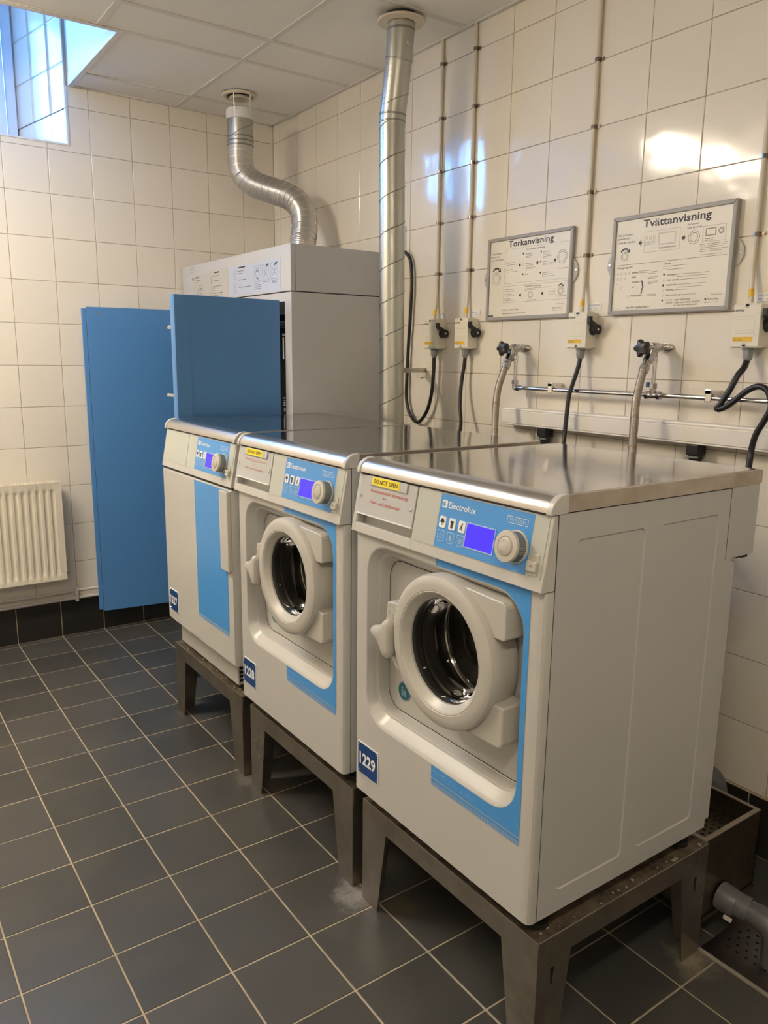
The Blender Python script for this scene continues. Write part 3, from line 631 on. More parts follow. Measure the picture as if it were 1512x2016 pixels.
    hL = [(.513, .781), (.546, .781), (.549, .777), (.549, .705), (.546, .697), (.538, .692), (.42, .689), (.395, .680), (.44, .75), (.47, .79)]
    MB().prism(p, hU, -.052, .013).build('hinge_block', 'doorpl', dr, bevel=.004, seg=3)
    MB().prism(p, hL, -.052, .013).build('hinge_block', 'doorpl', dr, bevel=.004, seg=3)
    tb = MB().prism(p, [(.150, .893), (.180, .898), (.235, .90), (.235, .74), (.186, .738), (.172, .756), (.143, .835)], -.030, .009).build('lock_tab', 'doorpl', dr, bevel=.004, seg=3)
    lk = MB()
    for u, v in ((.157, .868), (.172, .862)): lk.outline(p, u, v-.004, u+.007, v+.003, .0009, .0097).ring(p, u+.0035, v+.003, .0022, .003, .0097, 8, 0, PI)
    lk.ring(p, .168, .881, .0075, .0085, .0097, 12, PI*.15, PI*.95); lk.build('lock_symbols', 'inkgrey', tb)
    hp = [(.105, .822), (.118, .834), (.140, .838), (.165, .847), (.180, .860), (.192, .866), (.204, .860), (.207, .846), (.206, .826), (.208, .786), (.203, .774), (.190, .769), (.178, .770), (.168, .778), (.158, .792), (.142, .803), (.118, .810), (.108, .813)]
    hp = [(.122+(a-.105)*.76, b) for a, b in hp]; hd = MB(); hc = (.176, .820)
    def HL(s, n): return [p.P(hc[0]+(a-hc[0])*s, hc[1]+(b-hc[1])*s, n) for a, b in hp]
    hd.loft([HL(.86, .0195), HL(.98, .021), HL(1, .026), HL(.99, .036), HL(.93, .0405), HL(.70, .0435), HL(.35, .044)], True, True)
    hd.lathe(p, .190, .818, [(.017, .004), (.0165, .012), (.013, .022)], 20, True, True)
    hd.build('door_handle', 'doorpl', dr, smooth=True, ang=60)
    MB().lathe(p, cu, cv, [(.1125, .004), (.109, .001), (.104, -.012), (.103, -.040), (.098, -.062), (.080, -.074), (.045, -.080), (.002, -.081)], 48).build('glass_bowl', 'bowl', dr, smooth=True, ang=80)
    # what one sees through it
    MB().lathe(p, cu, cv, [(.108, -.010), (.1105, -.014), (.106, -.018)], 48).lathe(p, cu, cv, [(.146, -.076), (.126, -.082), (.122, -.092), (.128, -.100), (.150, -.104), (.150, -.076)], 48).build('door_seal', 'gasket', t, smooth=True)
    MB().lathe(p, cu, cv, [(.128, -.100), (.1255, -.102), (.1265, -.108), (.131, -.106)], 48).lathe(p, cu, cv, [(.1225, -.0895), (.1205, -.092), (.1225, -.0945)], 48).build('seal_ring', 'chrome', t, smooth=True)
    dm = MB().lathe(p, cu, cv, [(.130, -.105), (.150, -.112), (.228, -.125), (.236, -.135), (.236, -.40), (.228, -.415), (.12, -.430), (.10, -.415), (.002, -.412)], 56).build('drum', 'drum', t, smooth=True)
    ho = MB(); rng = [(.035, 8), (.055, 12), (.075, 17), (.140, 26), (.162, 30), (.184, 34), (.206, 38)]
    for r, k in rng:
        nn = -.4115+.001 if r < .1 else -.4275+(r-.12)*.13+.001
        for i in range(k):
            a = 2*PI*(i+.5*(k % 2))/k; ho.disc(p, cu+r*math.cos(a), cv+r*math.sin(a), .0058 if r < .2 else .0045, nn+.001, 6)
    for j in range(12):
        nn = -.15-.02*j
        for i in range(60):
            a = 2*PI*(i+.5*(j % 2))/60; c = Vector(p.P(cu, cv, nn)); e = p.U*math.cos(a)+p.V*math.sin(a); f = -p.U*math.sin(a)+p.V*math.cos(a)
            q = c+e*.2352; ho.add([q+f*.003, q+p.N*.003, q-f*.003, q-p.N*.003], [(0, 1, 2, 3)])
    ho.build('drum_holes', 'hole', dm, kind='stuff', recalc=False)
    for a in (.5, 2.6, 4.7):
        e = p.U*math.cos(a)+p.V*math.sin(a); f = -p.U*math.sin(a)+p.V*math.cos(a); c = p.P(cu, cv, 0); b = MB()
        b.loft([[c+e*.238+f*.035+p.N*nn, c+e*.205+f*.012+p.N*nn, c+e*.205-f*.012+p.N*nn, c+e*.238-f*.035+p.N*nn] for nn in (-.14, -.40)], True, True); b.build('drum_rib', 'drum', dm)
    MB().lathe(p, cu, cv, [(.150, -.074), (.245, -.078), (.250, -.10), (.250, -.45), (.002, -.455)], 40).build('tub', 'dark', t)
    return t
washer(-2.558, '1229', 'W555H', 'red', 'nearest washing machine, blue and grey front, number plate 1229, lettered yellow label')
K['redfaint'] = mat('faded_red_marker', (.62, .28, .24), .5)
washer(-1.870, '1228', 'W560H', 'redfaint', 'middle washing machine, blue and grey front, number plate 1228, between its two neighbours')
# tumble dryer ---------------------------------------------------------------------
YD = -1.2155
td = thing('tumble_dryer', (-.8, YD-MW/2, .3035), 'grey tumble dryer with wide blue strip on solid door, number plate 1227', 'dryer')
control_panel(td, YD, 'T5130', False); lid_and_caps(td, YD); number_plate(td, YD, '1227', u=.028, v=.470, off=.0118)
side_shell(td, YD, .424)
p = wallR(XF, YD)
MB().box(-1.094, YD-MW+.001, .4235, -1.087, YD-.001, 1.034).build('front_panel', 'plastic', td)
do = MB(); ZD0, ZD1 = .428, 1.0285
RRd = lambda u0, u1, v0, v1, r, n: [p.P(a, b, n) for a, b in rrect(u0, u1, v0, v1, r, 3)]
do.loft([RRd(-.004, MW-.005, ZD0, ZD1, .001, -.0175), RRd(-.004, MW-.005, ZD0, ZD1, .001, .002), RRd(.001, MW-.009, ZD0+.003, ZD1-.003, .002, .0097), RRd(.008, MW-.016, ZD0+.004, ZD1-.004, .003, .0117)], True, True)
dd = do.build('door', 'plastic', td, smooth=True, ang=30)
f_ = MB(); f_.quad(p, .320, .536, .590, ZD1-.005, .0123)
for a, b in ((.528, .533), (.523, .5255)): f_.quad(p, .320, a, .590, b, .0123)
f_.build('blue_film', 'bluep', dd)
hp = [(.562, 1.018), (.566, 1.024), (MW-.0055, 1.024), (MW-.0055, .757), (.570, .757), (.562, .765)]
MB().prism(p, hp, .0105, .026).build('door_grip', 'plastic', dd, bevel=.004, seg=3)
MB().box(-1.089, YD-MW+.002, 1.0285, -1.086, YD-.002, 1.036).box(-1.118, YD-MW+.003, 1.0287, -1.09, YD-.003, 1.0365).build('door_joint', 'groove', td)
pl_ = MB().box(-1.0755, YD-.540, .318, -.56, YD-.001, .424).build('plinth', 'plastic', td, bevel=.004)
sl = MB()
for i in range(6): sl.box(-1.070, YD-.5412, .332+i*.015, -.99, YD-.5388, .341+i*.015)
sl.build('plinth_slots', 'dark', pl_)
for x in (-1.03, -.60):
    for y in (YD-.06, YD-.48): MB().cyl((x, y, .3035), (x, y, .320), .024, 18).build('foot', 'rubber', td)
# steel stands -----------------------------------------------------------------------
def stand(Y1, label, grime, X1=-.497):
    W = .639; X0 = -1.087; H = .30; R = .055; t_ = .003
    t = thing('machine_stand', ((X0+X1)/2, Y1-W/2, 0), label, 'stand', 'steel stands under the machines')
    Y2 = Y1-W
    fr_ = MB()
    fr_.box(X0, Y2, H-R, X0+t_, Y1, H).box(X1-t_, Y2, H-R, X1, Y1, H).box(X0+t_, Y2, H-R, X1-t_, Y2+t_, H).box(X0+t_, Y1-t_, H-R, X1-t_, Y1, H)
    f = fr_.build('frame', 'stand', t, bevel=.0016)
    lg_ = MB(); b_ = .085
    lg_.box(X0+t_, Y2+t_, H-.005, X0+b_, Y1-t_, H-.0004).box(X1-b_, Y2+t_, H-.005, X1-t_, Y1-t_, H-.0004).box(X0+b_, Y2+t_, H-.005, X1-b_, Y2+b_, H-.0004).box(X0+b_, Y1-b_, H-.005, X1-b_, Y1-t_, H-.0004)
    lg_.build('ledge', 'ledge', t)
    for x, sx in ((X0, 1), (X1, -1)):
        for y, sy in ((Y1, -1), (Y2, 1)):
            m = MB()
            pfx = Pl((x+sx*.0006, y, 0), (0, sy, 0), (0, 0, 1), (sx, 0, 0)); m.prism(pfx, [(.0006, .0), (.070, .0), (.108, H-R+.012), (.0006, H-R+.012)], 0, t_)
            pfy = Pl((x, y+sy*.0008, 0), (sx, 0, 0), (0, 0, 1), (0, sy, 0)); m.prism(pfy, [(.0008, .0), (.070, .0), (.103, H-R+.012), (.0008, H-R+.012)], 0, t_)
            lg = m.build('leg', 'stand', t)
            for q in (.045,):
                q2 = Pl((x, y+sy*.0008, 0), (sx, 0, 0), (0, 0, 1), (0, -sy, 0))
                MB().poly(q2, [(q+.006*math.cos(a), .219+.008*math.sin(a)) for a in [k*PI/5 for k in range(-1, 7)]]+[(q-.0028, .186), (q+.0028, .186)], .0004).build('keyhole', 'hole', lg)
    dt = MB(); rs = random.Random(int(-Y1*100))
    for _ in range(26):
        x = X0+rs.uniform(.008, .05); y = rs.uniform(Y2+.01, Y1-.01); s = rs.uniform(.002, .006)
        if rs.random() < .35: x, y = rs.uniform(X0+.01, X1), Y2+rs.uniform(.008, .02)
        dt.add([(x-s, y-s, H), (x+s, y-s*.6, H), (x+s*.7, y+s, H), (x-s*.6, y+s*.8, H), (x, y, H+s*.7)], [(0,1,4),(1,2,4),(2,3,4),(3,0,4)])
    dt.build('lint_crumbs', grime, t, kind='stuff')
K['lint'] = mat('grey_lint', (.33, .30, .25), .95)
stand(-2.560, 'nearest dull steel stand, under washing machine 1229', 'lint')
stand(-1.872, 'middle dull steel stand, under washing machine 1228', 'lint')
stand(-1.169, 'farthest dull steel stand, under tumble dryer 1227', 'lint', -.558)

# ================================================================ DRYING CABINET
CX0, CX1, CY0, CY1, CH = -.553, -.006, -1.2105, -.020, 1.902
dc = thing('drying_cabinet', ((CX0+CX1)/2, (CY0+CY1)/2, 0), 'tall grey drying cabinet in the corner with two blue doors standing open', 'cabinet')
m = MB(); s_ = .02
m.box(CX0, CY0, .02, CX1, CY0+s_, 1.712).box(CX0, CY1-s_, .02, CX1, CY1, 1.712).box(CX1-s_, CY0+s_, .02, CX1, CY1-s_, 1.712).box(CX0+.01, CY0+s_, .02, CX1-s_, CY1-s_, .09).box(CX0+.01, CY0+s_, 1.69, CX1-s_, CY1-s_, 1.712)
m.box(CX0, CY0+s_, .02, CX0+.02, CY0+.057, 1.712).box(CX0, CY1-.057, .02, CX0+.02, CY1-s_, 1.712).box(CX0, CY0+.057, 1.676, CX0+.02, CY1-.057, 1.712).box(CX0, CY0+.057, .02, CX0+.02, CY1-.057, .10)
m.build('cabinet_body', 'cabg', dc)
MB().box(CX0+.02, CY0+.03, 0, CX1-.03, CY1-.03, .02).build('plinth', 'dark', dc)
m = MB().box(CX0-.002, CY0, 1.7165, CX0+.018, CY1, CH).box(CX0+.0195, CY0, 1.7165, CX1, CY1, CH); m.build('top_housing', 'cabg', dc, bevel=.0012)
MB().box(CX0+.004, CY0+.002, 1.711, CX1, CY1, 1.7175).box(CX0+.0178, CY0+.0008, 1.7165, CX0+.0197, CY0+.01, CH-.001).build('housing_joint', 'groove', dc)
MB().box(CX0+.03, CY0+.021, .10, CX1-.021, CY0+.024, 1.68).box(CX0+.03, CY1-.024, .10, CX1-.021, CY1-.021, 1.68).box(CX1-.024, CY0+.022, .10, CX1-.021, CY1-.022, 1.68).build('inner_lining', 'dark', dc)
for k in range(6):
    y = CY0+.10+k*.19; MB().tube([(CX0+.05, y, 1.60), (CX1-.05, y, 1.60)], .006, 8).tube([(CX0+.05, y, 1.0), (CX1-.05, y, 1.0)], .006, 8).build('hanging_rail', 'chrome', dc, smooth=True)
hg = MB().cyl((CX0-.006, CY0+.064, 1.44), (CX0-.006, CY0+.064, 1.53), .004, 8).box(CX0-.004, CY0+.060, 1.535, CX0+.004, CY0+.074, 1.545).box(CX0-.008, CY0+.060, 1.22, CX0, CY0+.074, 1.235)
hg.build('hinge', 'chrome', dc)
for k in range(4): MB().box(CX0-.002, CY0+.060, 1.245+k*.010, CX0+.006, CY0+.075, 1.249+k*.010).build('hinge_leaf', 'chrome', dc)
# instruction sheets on the top housing
q = wallR(CX0-.0022, 0)
for a, b, c, d, mm in [(.160, .372, 1.722, 1.85, 'labelg'), (.380, .597, 1.722, 1.858, 'labelg'), (.603, 1.123, 1.7225, 1.853, 'label')]:
    MB().pbox(q, a, c, 0, b, d, .0006).build('instruction_sheet', mm, dc)
P_ = MB()
el = Pl((CX0-.0022, 0, 0), (0, -1.5, 0), (0, 0, 1), (-1, 0, 0)); P_.ring(el, .156/1.5, 1.880, .0125, .0138, .001, 28)
P_.quad(q, .145, 1.8785, .168, 1.8815, .001)
for a, z, b, h in [(.19, 1.835, .245, .005), (.19, 1.822, .262, .002), (.19, 1.812, .225, .002), (.245, 1.795, .268, .0018), (.245, 1.782, .290, .0018), (.245, 1.776, .284, .0018), (.245, 1.770, .290, .0018), (.245, 1.757, .285, .0018), (.245, 1.750, .285, .0018),
                   (.44, 1.842, .50, .006), (.42, 1.828, .50, .002), (.43, 1.806, .495, .002), (.42, 1.780, .535, .002), (.42, 1.773, .44, .002), (.43, 1.760, .45, .002), (.42, 1.748, .535, .002), (.42, 1.737, .53, .002),
                   (.715, 1.842, .785, .006), (.70, 1.828, .77, .002), (.70, 1.818, .755, .002), (.715, 1.790, .79, .002), (.715, 1.768, .74, .002), (.715, 1.757, .845, .002),
                   (.880, 1.764, .915, .002), (.880, 1.756, .94, .002), (.880, 1.748, .94, .002), (.880, 1.740, .94, .002), (.965, 1.766, 1.02, .002), (1.045, 1.766, 1.095, .002), (1.045, 1.758, 1.09, .002), (.150, 1.826, .18, .001), (.150, 1.838, .18, .001), (.155, 1.830, .175, .005)]:
    P_.quad(q, a, z, b, z+h, .001)
for a, z0, z1 in [(.395, 1.795, 1.832), (.395, 1.735, 1.785), (.215, 1.745, 1.785), (.665, 1.795, 1.838), (.665, 1.735, 1.785)]:
    P_.quad(q, a, z0, a+.0015, z1, .001)
    for k in range(4): P_.quad(q, a, z0+(z1-z0)*k/4, a+.008, z0+(z1-z0)*k/4+.0012, .001); P_.outline(q, a+.012, z0+(z1-z0)*k/4+.002, a+.020, z0+(z1-z0)*k/4+.007, .0007, .001)
for a, b in [(.877, .942), (.957, 1.017), (1.037, 1.097)]: P_.outline(q, a, 1.773, b, 1.838, .0011, .001)
P_.ring(Pl((CX0-.0022, 0, 0), (0, -.72, 0), (0, 0, 1), (-1, 0, 0)), .9095/.72, 1.806, .022, .0245, .001, 26).quad(q, .893, 1.815, .926, 1.8175, .001).quad(q, .895, 1.787, .925, 1.7885, .001)
for cu_ in (.987, 1.067):
    for sg in (1, -1): P_.poly(q, [(cu_-.016, 1.803-sg*.016-.0012), (cu_+.016, 1.803+sg*.016-.0012), (cu_+.016, 1.803+sg*.016+.0012), (cu_-.016, 1.803-sg*.016+.0012)], .001)
    P_.poly(q, [(cu_, 1.824), (cu_+.028, 1.834), (cu_+.028, 1.842), (cu_+.006, 1.834)], .0011)
P_.build('sheet_print', 'ink', dc)
# doors
def cab_door(name, hinge, outer, z0, z1, face, label):
    H_, O_ = Vector((*hinge, 0)), Vector((*outer, 0)); U = (O_-H_); L = U.length; U.normalize(); N = Vector((U.y, -U.x, 0))*face
    q = Pl(H_, U, (0, 0, 1), N); return q, L
q, L = cab_door('door', (-.572, -1.1425), (-1.036, -1.1600), z0=0, z1=0, face=-1, label='')
if q.N.y > 0: q = Pl(q.O, q.U, q.V, -q.N)
m = MB().pbox(q, 0, .115, -.032, L, 1.680, 0)
d1 = m.build('door', 'cabb', dc, bevel=.002)
MB().prism(q, [(L-.0605, .117), (L-.0005, .117), (L-.0005, 1.679), (L-.035, 1.679), (L-.0605, 1.652)], 0, .007).build('folded_strip', 'cabb', d1, bevel=.001)
for z in (1.557, 1.293):
    a = q.P(L-.016, z, -.032); b = q.P(L-.016, z, -.085 if z > 1.4 else -.115); MB().cyl(a, b, .0085, 14).build('latch_pin', 'chrome', d1, smooth=True)
q, L = cab_door('door', (-.567, -.112), (-1.068, -.052), 0, 0, -1, '')
if q.N.y > 0: q = Pl(q.O, q.U, q.V, -q.N)
d2 = MB().pbox(q, 0, .112, -.008, L, 1.680, 0).build('door', 'cabb', dc, bevel=.0015)
MB().pbox(q, .0, .118, -.028, L+.022, 1.672, -.0085).build('outer_skin', 'cabb', d2, bevel=.003)
MB().quad(q, L, .118, L+.0018, 1.672, -.0080).build('edge_joint', 'groove', d2)
MB().disc(q, L-.055, 1.650, .006, .0006, 14).build('rivet', 'seam', d2)
# ================================================================ DUCTS
def helix_seam(c0, c1, R, pitch, phase, r=.0017):
    c0, c1 = Vector(c0), Vector(c1); L = (c1-c0).length; n = int(L/pitch*28); pts = []
    for i in range(n+1):
        s = L*i/n; a = phase+2*PI*s/pitch; pts.append(c0.lerp(c1, i/n)+Vector((math.cos(a), math.sin(a), 0))*R)
    return MB().tube(pts, r, 6)
def band(c, R, w_=.004, t_=.0022, ax=(0, 0, 1)):
    a = Vector(ax).normalized(); return MB().tube([Vector(c)-a*w_, Vector(c)-a*w_*.5, Vector(c)+a*w_*.5, Vector(c)+a*w_], R, 32, radii=[R-.001, R+t_, R+t_, R-.001], caps=False)
R1 = .0495; sd = thing('spiral_duct', (-.27, -1.54, .75), 'straight shiny spiral duct rising from the dryer to a round ceiling plate', 'duct')
A0, A1, A2, A3 = (-.27, -1.540, .75), (-.27, -1.510, 2.335), (-.27, -1.548, 2.548), (-.27, -1.559, 2.662)
MB().tube([A0, A1], R1, 40).build('lower_pipe', 'galv', sd, smooth=True)
MB().tube([(-.27, -1.511, 2.325), (-.27, -1.513, 2.365), A2], R1+.0005, 40).build('tilted_pipe', 'galv', sd, smooth=True, ang=60)
MB().tube([(-.27, -1.547, 2.535), (-.27, -1.549, 2.56), A3, (-.27, -1.559, 2.72)], R1+.0015, 40).build('upper_pipe', 'galv', sd, smooth=True, ang=60)
# the seam climbs to the right as seen from the room
to = (Vector((CAM.x, CAM.y, 0))-Vector((-.27, -1.52, 0))).normalized(); la = math.atan2(to.y, to.x)-PI/2
ph = la+2*PI*(0-(1.778-.75))/.1315
helix_seam(A0, A1, R1, .1315, ph, .0022).build('spiral_seam', 'seam', sd, smooth=True)
helix_seam((-.27, -1.518, 2.39), (-.27, -1.540, 2.50), R1+.0003, .1315, la+1.0, .0018).build('spiral_seam', 'seam', sd, smooth=True)
for c, ax in ((A1, (0, 0, 1)), ((-.27, -1.5125, 2.362), (0, -.1, 1)), ((-.27, -1.5475, 2.545), (0, -.25, 1)), ((-.27, -1.558, 2.640), (0, 0, 1))): band(c, R1, .005, .0022, ax).build('joint_band', 'seam', sd, smooth=True)
for z, dy in ((2.52, -1.543), (2.50, -1.539), (2.48, -1.536), (2.45, -1.53), (2.43, -1.526), (2.41, -1.522), (2.39, -1.519)):
    for da in (-.9, -.55):
        a = math.atan2(to.y, to.x)+da; c = Vector((-.27, dy, z)); e = Vector((math.cos(a), math.sin(a), 0)); MB().cyl(c+e*(R1-.001), c+e*(R1+.0012), .0018, 6).build('rivet', 'seam', sd)
a = math.atan2(to.y, to.x)+.55; c = Vector((-.27, -1.552, 2.585)); e = Vector((math.cos(a), math.sin(a), 0)); MB().cyl(c+e*(R1-.002), c+e*(R1+.004), .006, 12).build('rivet', 'chrome', sd)
cp = MB().lathe(Pl((-.272, -1.562, 0), (1, 0, 0), (0, 1, 0), (0, 0, 1)), 0, 0, [(.052, 2.662), (.086, 2.664), (.0885, 2.668), (.086, 2.672), (.052, 2.672), (.052, 2.662)], 48).build('ceiling_plate', 'condu', smooth=True)
tag(cp, 'round cream cover plate around the spiral duct just under the ceiling', 'duct cover')
MB().lathe(Pl((-.272, -1.562, 0), (1, 0, 0), (0, 1, 0), (0, 0, 1)), 0, 0, [(.062, 2.672), (.062, 2.6895)], 40).build('gap_shade', 'rubber', cp, smooth=True)  # black ring stands in for the shade in the gap above the plate
# flexible duct
R2 = .0625; VX, VY = -.371, -.372
fd = thing('flexible_duct', (-.215, -.70, 1.903), 'corrugated aluminium hose curving from the ceiling valve down to the drying cabinet', 'duct')
MB().lathe(Pl((VX, VY, 0), (1, 0, 0), (0, 1, 0), (0, 0, 1)), 0, 0, [(R2+.001, 2.575), (R2+.004, 2.575), (R2+.004, 2.61), (R2+.0015, 2.612), (R2+.0015, 2.622), (R2-.002, 2.622), (R2-.002, 2.575)], 44).build('white_sleeve', 'white', fd, smooth=True)
MB().lathe(Pl((VX, VY, 0), (1, 0, 0), (0, 1, 0), (0, 0, 1)), 0, 0, [(R2, 2.600), (R2, 2.455), (R2-.002, 2.455), (R2-.002, 2.600)], 44).build('rigid_pipe', 'galv', fd, smooth=True)
for z in (2.478, 2.497, 2.458): band((VX, VY, z), R2, .004, .0022).build('joint_band', 'seam', fd, smooth=True)
helix_seam((VX, VY, 2.500), (VX, VY, 2.56), R2, .2, -2.6, .0018).build('spiral_seam', 'seam', fd, smooth=True)
for a, z in ((3.6, 2.555), (4.3, 2.56), (3.5, 2.515), (3.9, 2.49)): 
    c = Vector((VX, VY, z)); e = Vector((math.cos(a), math.sin(a), 0)); MB().cyl(c+e*(R2-.001), c+e*(R2+.002), .0028, 8).build('rivet', 'seam', fd)
path = smoothpath([(VX, VY, 2.462), (VX-.004, VY-.004, 2.395), (-.368, -.385, 2.335), (-.325, -.42, 2.282), (-.255, -.49, 2.247), (-.195, -.565, 2.212), (-.170, -.625, 2.150), (-.180, -.665, 2.070), (-.207, -.695, 1.99), (-.214, -.70, 1.948), (-.2145, -.70, 1.925), (-.2145, -.70, 1.908)], 60)
acc = [0]
for a, b in zip(path[:-1], path[1:]): acc.append(acc[-1]+(b-a).length)
tot = acc[-1]; NN = int(tot/.00125); fine = []; j = 0
for i in range(NN+1):
    s = tot*i/NN
    while j < len(acc)-2 and acc[j+1] < s: j += 1
    fine.append(path[j].lerp(path[j+1], (s-acc[j])/max(1e-9, acc[j+1]-acc[j])))
MB().tube(fine, R2-.0015, 36, mod=lambda i, a: .0006*math.sin(2*PI*(i*tot/NN/.0060+a))+.0006*math.sin(i*.05)).build('corrugated_hose', 'foil', fd, smooth=True, ang=80)
for k in range(1, int(tot/.034)):
    s = k*.034+.003*math.sin(k*2.1); i = min(NN-1, int(s/tot*NN)); c = fine[i]; t = (fine[i+1]-fine[i-1]).normalized()
    t = (t+Vector((0, 0, .10*math.sin(k)))).normalized(); A = t.cross(Vector((.3, .9, .1))).normalized(); B = t.cross(A)
    MB().tube([c+(A*math.cos(2*PI*g/40)+B*math.sin(2*PI*g/40))*(R2+.0003) for g in range(41)], .0013, 5, caps=False).build('wire_ring', 'wire', fd, smooth=True)
cv_ = thing('ceiling_valve', (VX, VY, CEIL), 'round white exhaust valve in the ceiling above the flexible hose', 'air valve')
pv = Pl((VX, VY, 0), (1, 0, 0), (0, 1, 0), (0, 0, 1))
MB().lathe(pv, 0, 0, [(.060, 2.6895), (.084, 2.6895), (.084, 2.684), (.078, 2.679), (.064, 2.680), (.060, 2.6895)], 48).build('valve_rim', 'condu', cv_, smooth=True)
MB().lathe(pv, 0, 0, [(.002, 2.668), (.044, 2.669), (.050, 2.674), (.046, 2.681), (.010, 2.683)], 40).build('valve_disc', 'condu', cv_, smooth=True)
MB().lathe(pv, 0, 0, [(.060, 2.6893), (.002, 2.6893)], 40).build('valve_throat', 'dark', cv_)
for a, w_ in ((-1.25, .0075), (2.5, .0012), (3.9, .0012)):
    e = Vector((math.cos(a), math.sin(a), 0)); f = Vector((-e.y, e.x, 0)); c = Vector((VX, VY, 0)); m = MB()
    pa, pb_ = c+e*.074+Vector((0, 0, 2.681)), c+e*.0685+Vector((0, 0, 2.605)); m.loft([[pa-f*w_, pa+f*w_, pa+f*w_+e*.0012, pa-f*w_+e*.0012], [pb_-f*w_, pb_+f*w_, pb_+f*w_+e*.0012, pb_-f*w_+e*.0012]], True, True); m.build('hanger_strap', 'white' if w_ > .005 else 'wire', fd)
# bracket between wall and spiral duct, and the strap above the cabinet
br = MB(); A_, B_ = Vector((-.0085, -1.388, 1.399)), Vector((-.222, -1.497, 1.399)); U = (B_-A_).normalized(); N_ = Vector((-U.y, U.x, 0))
if N_.y > 0: N_ = -N_
q = Pl(A_, U, (0, 0, 1), N_); Lb = (B_-A_).length
br.pbox(q, 0, -.009, .020, Lb, .009, .0225).pbox(q, 0, .0075, -.020, Lb, .0100, .0225).pbox(q, -.0, -.03, -.02, .003, .02, .0225)
b_ = br.build('wall_bracket', 'galv', bevel=.0008); tag(b_, 'grey steel bracket holding the spiral duct off the wall', 'bracket')
st_ = MB().box(-.004, -1.249, 1.905, -.0005, -1.238, 2.018).build('wall_strap', 'galv'); tag(st_, 'narrow steel strap on the wall above the drying cabinet', 'strap')
MB().cyl((-.003, -1.2435, 2.0), (-.008, -1.2435, 2.0), .005, 10).build('screw', 'chrome', st_)
# ================================================================ WALL: SWITCHES, CONDUITS, CABLES
def switch(Y0, label):
    yc = Y0-.040; W = .081
    t = thing('isolator_switch', (-.028, yc, 1.488), label, 'switch', 'isolator switches on the tiled wall')
    p = wallR(0, Y0); X1 = .056
    m = MB(); m.prism(Pl((0, Y0, 0), (-1, 0, 0), (0, 0, 1), (0, -1, 0)), [(.0005, 1.493), (.030, 1.490), (X1-.004, 1.490), (X1, 1.4935), (X1, 1.604), (X1-.004, 1.609), (.030, 1.609), (.0005, 1.606)], 0, W)
    h = m.build('housing', 'cream', t, bevel=.0015)
    MB().pbox(p, .012, 1.606, .012, .060, 1.611, .045).build('top_entry', 'cream', h)
    f = MB(); 
    for z in (1.5745, 1.567, 1.537, 1.529, 1.505): f.quad(p, .010, z, .064, z+.0007, X1+.0003)
    for a, b in (((.080, 1.586), (.068, 1.579)), ((.068, 1.579), (.065, 1.530)), ((.065, 1.530), (.073, 1.519))):
        d = Vector((b[0]-a[0], b[1]-a[1])); d.normalize(); k = .0004; f.poly(p, [(a[0]-d.y*k, a[1]+d.x*k), (b[0]-d.y*k, b[1]+d.x*k), (b[0]+d.y*k, b[1]-d.x*k), (a[0]+d.y*k, a[1]-d.x*k)], X1+.0003)
    f.build('moulded_lines', 'tab', h)
    s = MB().disc(p, .0405, 1.602, .0055, X1+.0006, 14).quad(p, .035, 1.602, .046, 1.609, X1+.0006).disc(p, .0405, 1.4985, .005, X1+.0006, 14).quad(p, .0355, 1.4905, .0455, 1.4985, X1+.0006); s.build('screw_recess', 'tab', h)
    MB().text(p, 'CEWE', .001, 1.5885, .031, .0052, X1+.0006, bold=.03).build('maker_lettering', 'ink', h)
    y = MB().quad(p, .006, 1.5075, .062, 1.5195, X1+.0007).build('amber_label', 'yelsw', h)
    MB().ring(p, .0115, 1.5135, .0035, .0046, X1+.0011, 14).quad(p, .018, 1.5162, .054, 1.5172, X1+.0011).quad(p, .018, 1.513, .034, 1.5139, X1+.0011).quad(p, .018, 1.510, .038, 1.5109, X1+.0011).build('label_print', 'inkgrey', y)
    q = Pl((0, Y0-W, 0), (-1, 0, 0), (0, 0, 1), (0, -1, 0))
    ln = MB().lathe(q, .022, 1.552, [(.019, 0), (.019, .004), (.0165, .0045), (.0165, .022), (.0145, .0245), (.007, .0245), (.0065, .021), (.002, .021)], 28, False, True)
    ln.prism(q, [(.022, 1.566), (.012, 1.552), (.030, 1.540), (.046, 1.563), (.066, 1.574), (.066, 1.5935), (.053, 1.5935), (.053, 1.582), (.036, 1.574)], .010, .0225)
    lv = ln.build('lever', 'rubber', t, bevel=.001)
    MB().lathe(q, .022, 1.552, [(.004, .0212), (.004, .0228), (.002, .0232)], 12, False, True).build('screw', 'lettering', lv)
    MB().cyl((-.030, yc, 1.4905), (-.030, yc, 1.484), .0165, 24).cyl((-.030, yc, 1.485), (-.030, yc, 1.466), .0148, 6).tube([(-.030, yc, 1.468), (-.030, yc, 1.460), (-.030, yc, 1.455)], .01, 20, radii=[.0140, .0125, .0085]).build('cable_gland', 'gland', t, bevel=.0006)
    return t
YS = [-1.460, -1.660, -2.257, -2.858]
sl = ['cream isolator switch nearest the spiral duct', 'cream isolator switch between the one by the duct and the dryer notice board', 'cream isolator switch below and between the two notice boards', 'cream isolator switch at the right edge, beyond the washing notice board']
for y, l in zip(YS, sl): switch(y, l)
cl = ['thin cream conduit nearest the spiral duct', 'thin cream conduit second from the spiral duct', 'thin cream conduit passing between the two notice boards', 'thin cream conduit at the right edge of the wall']
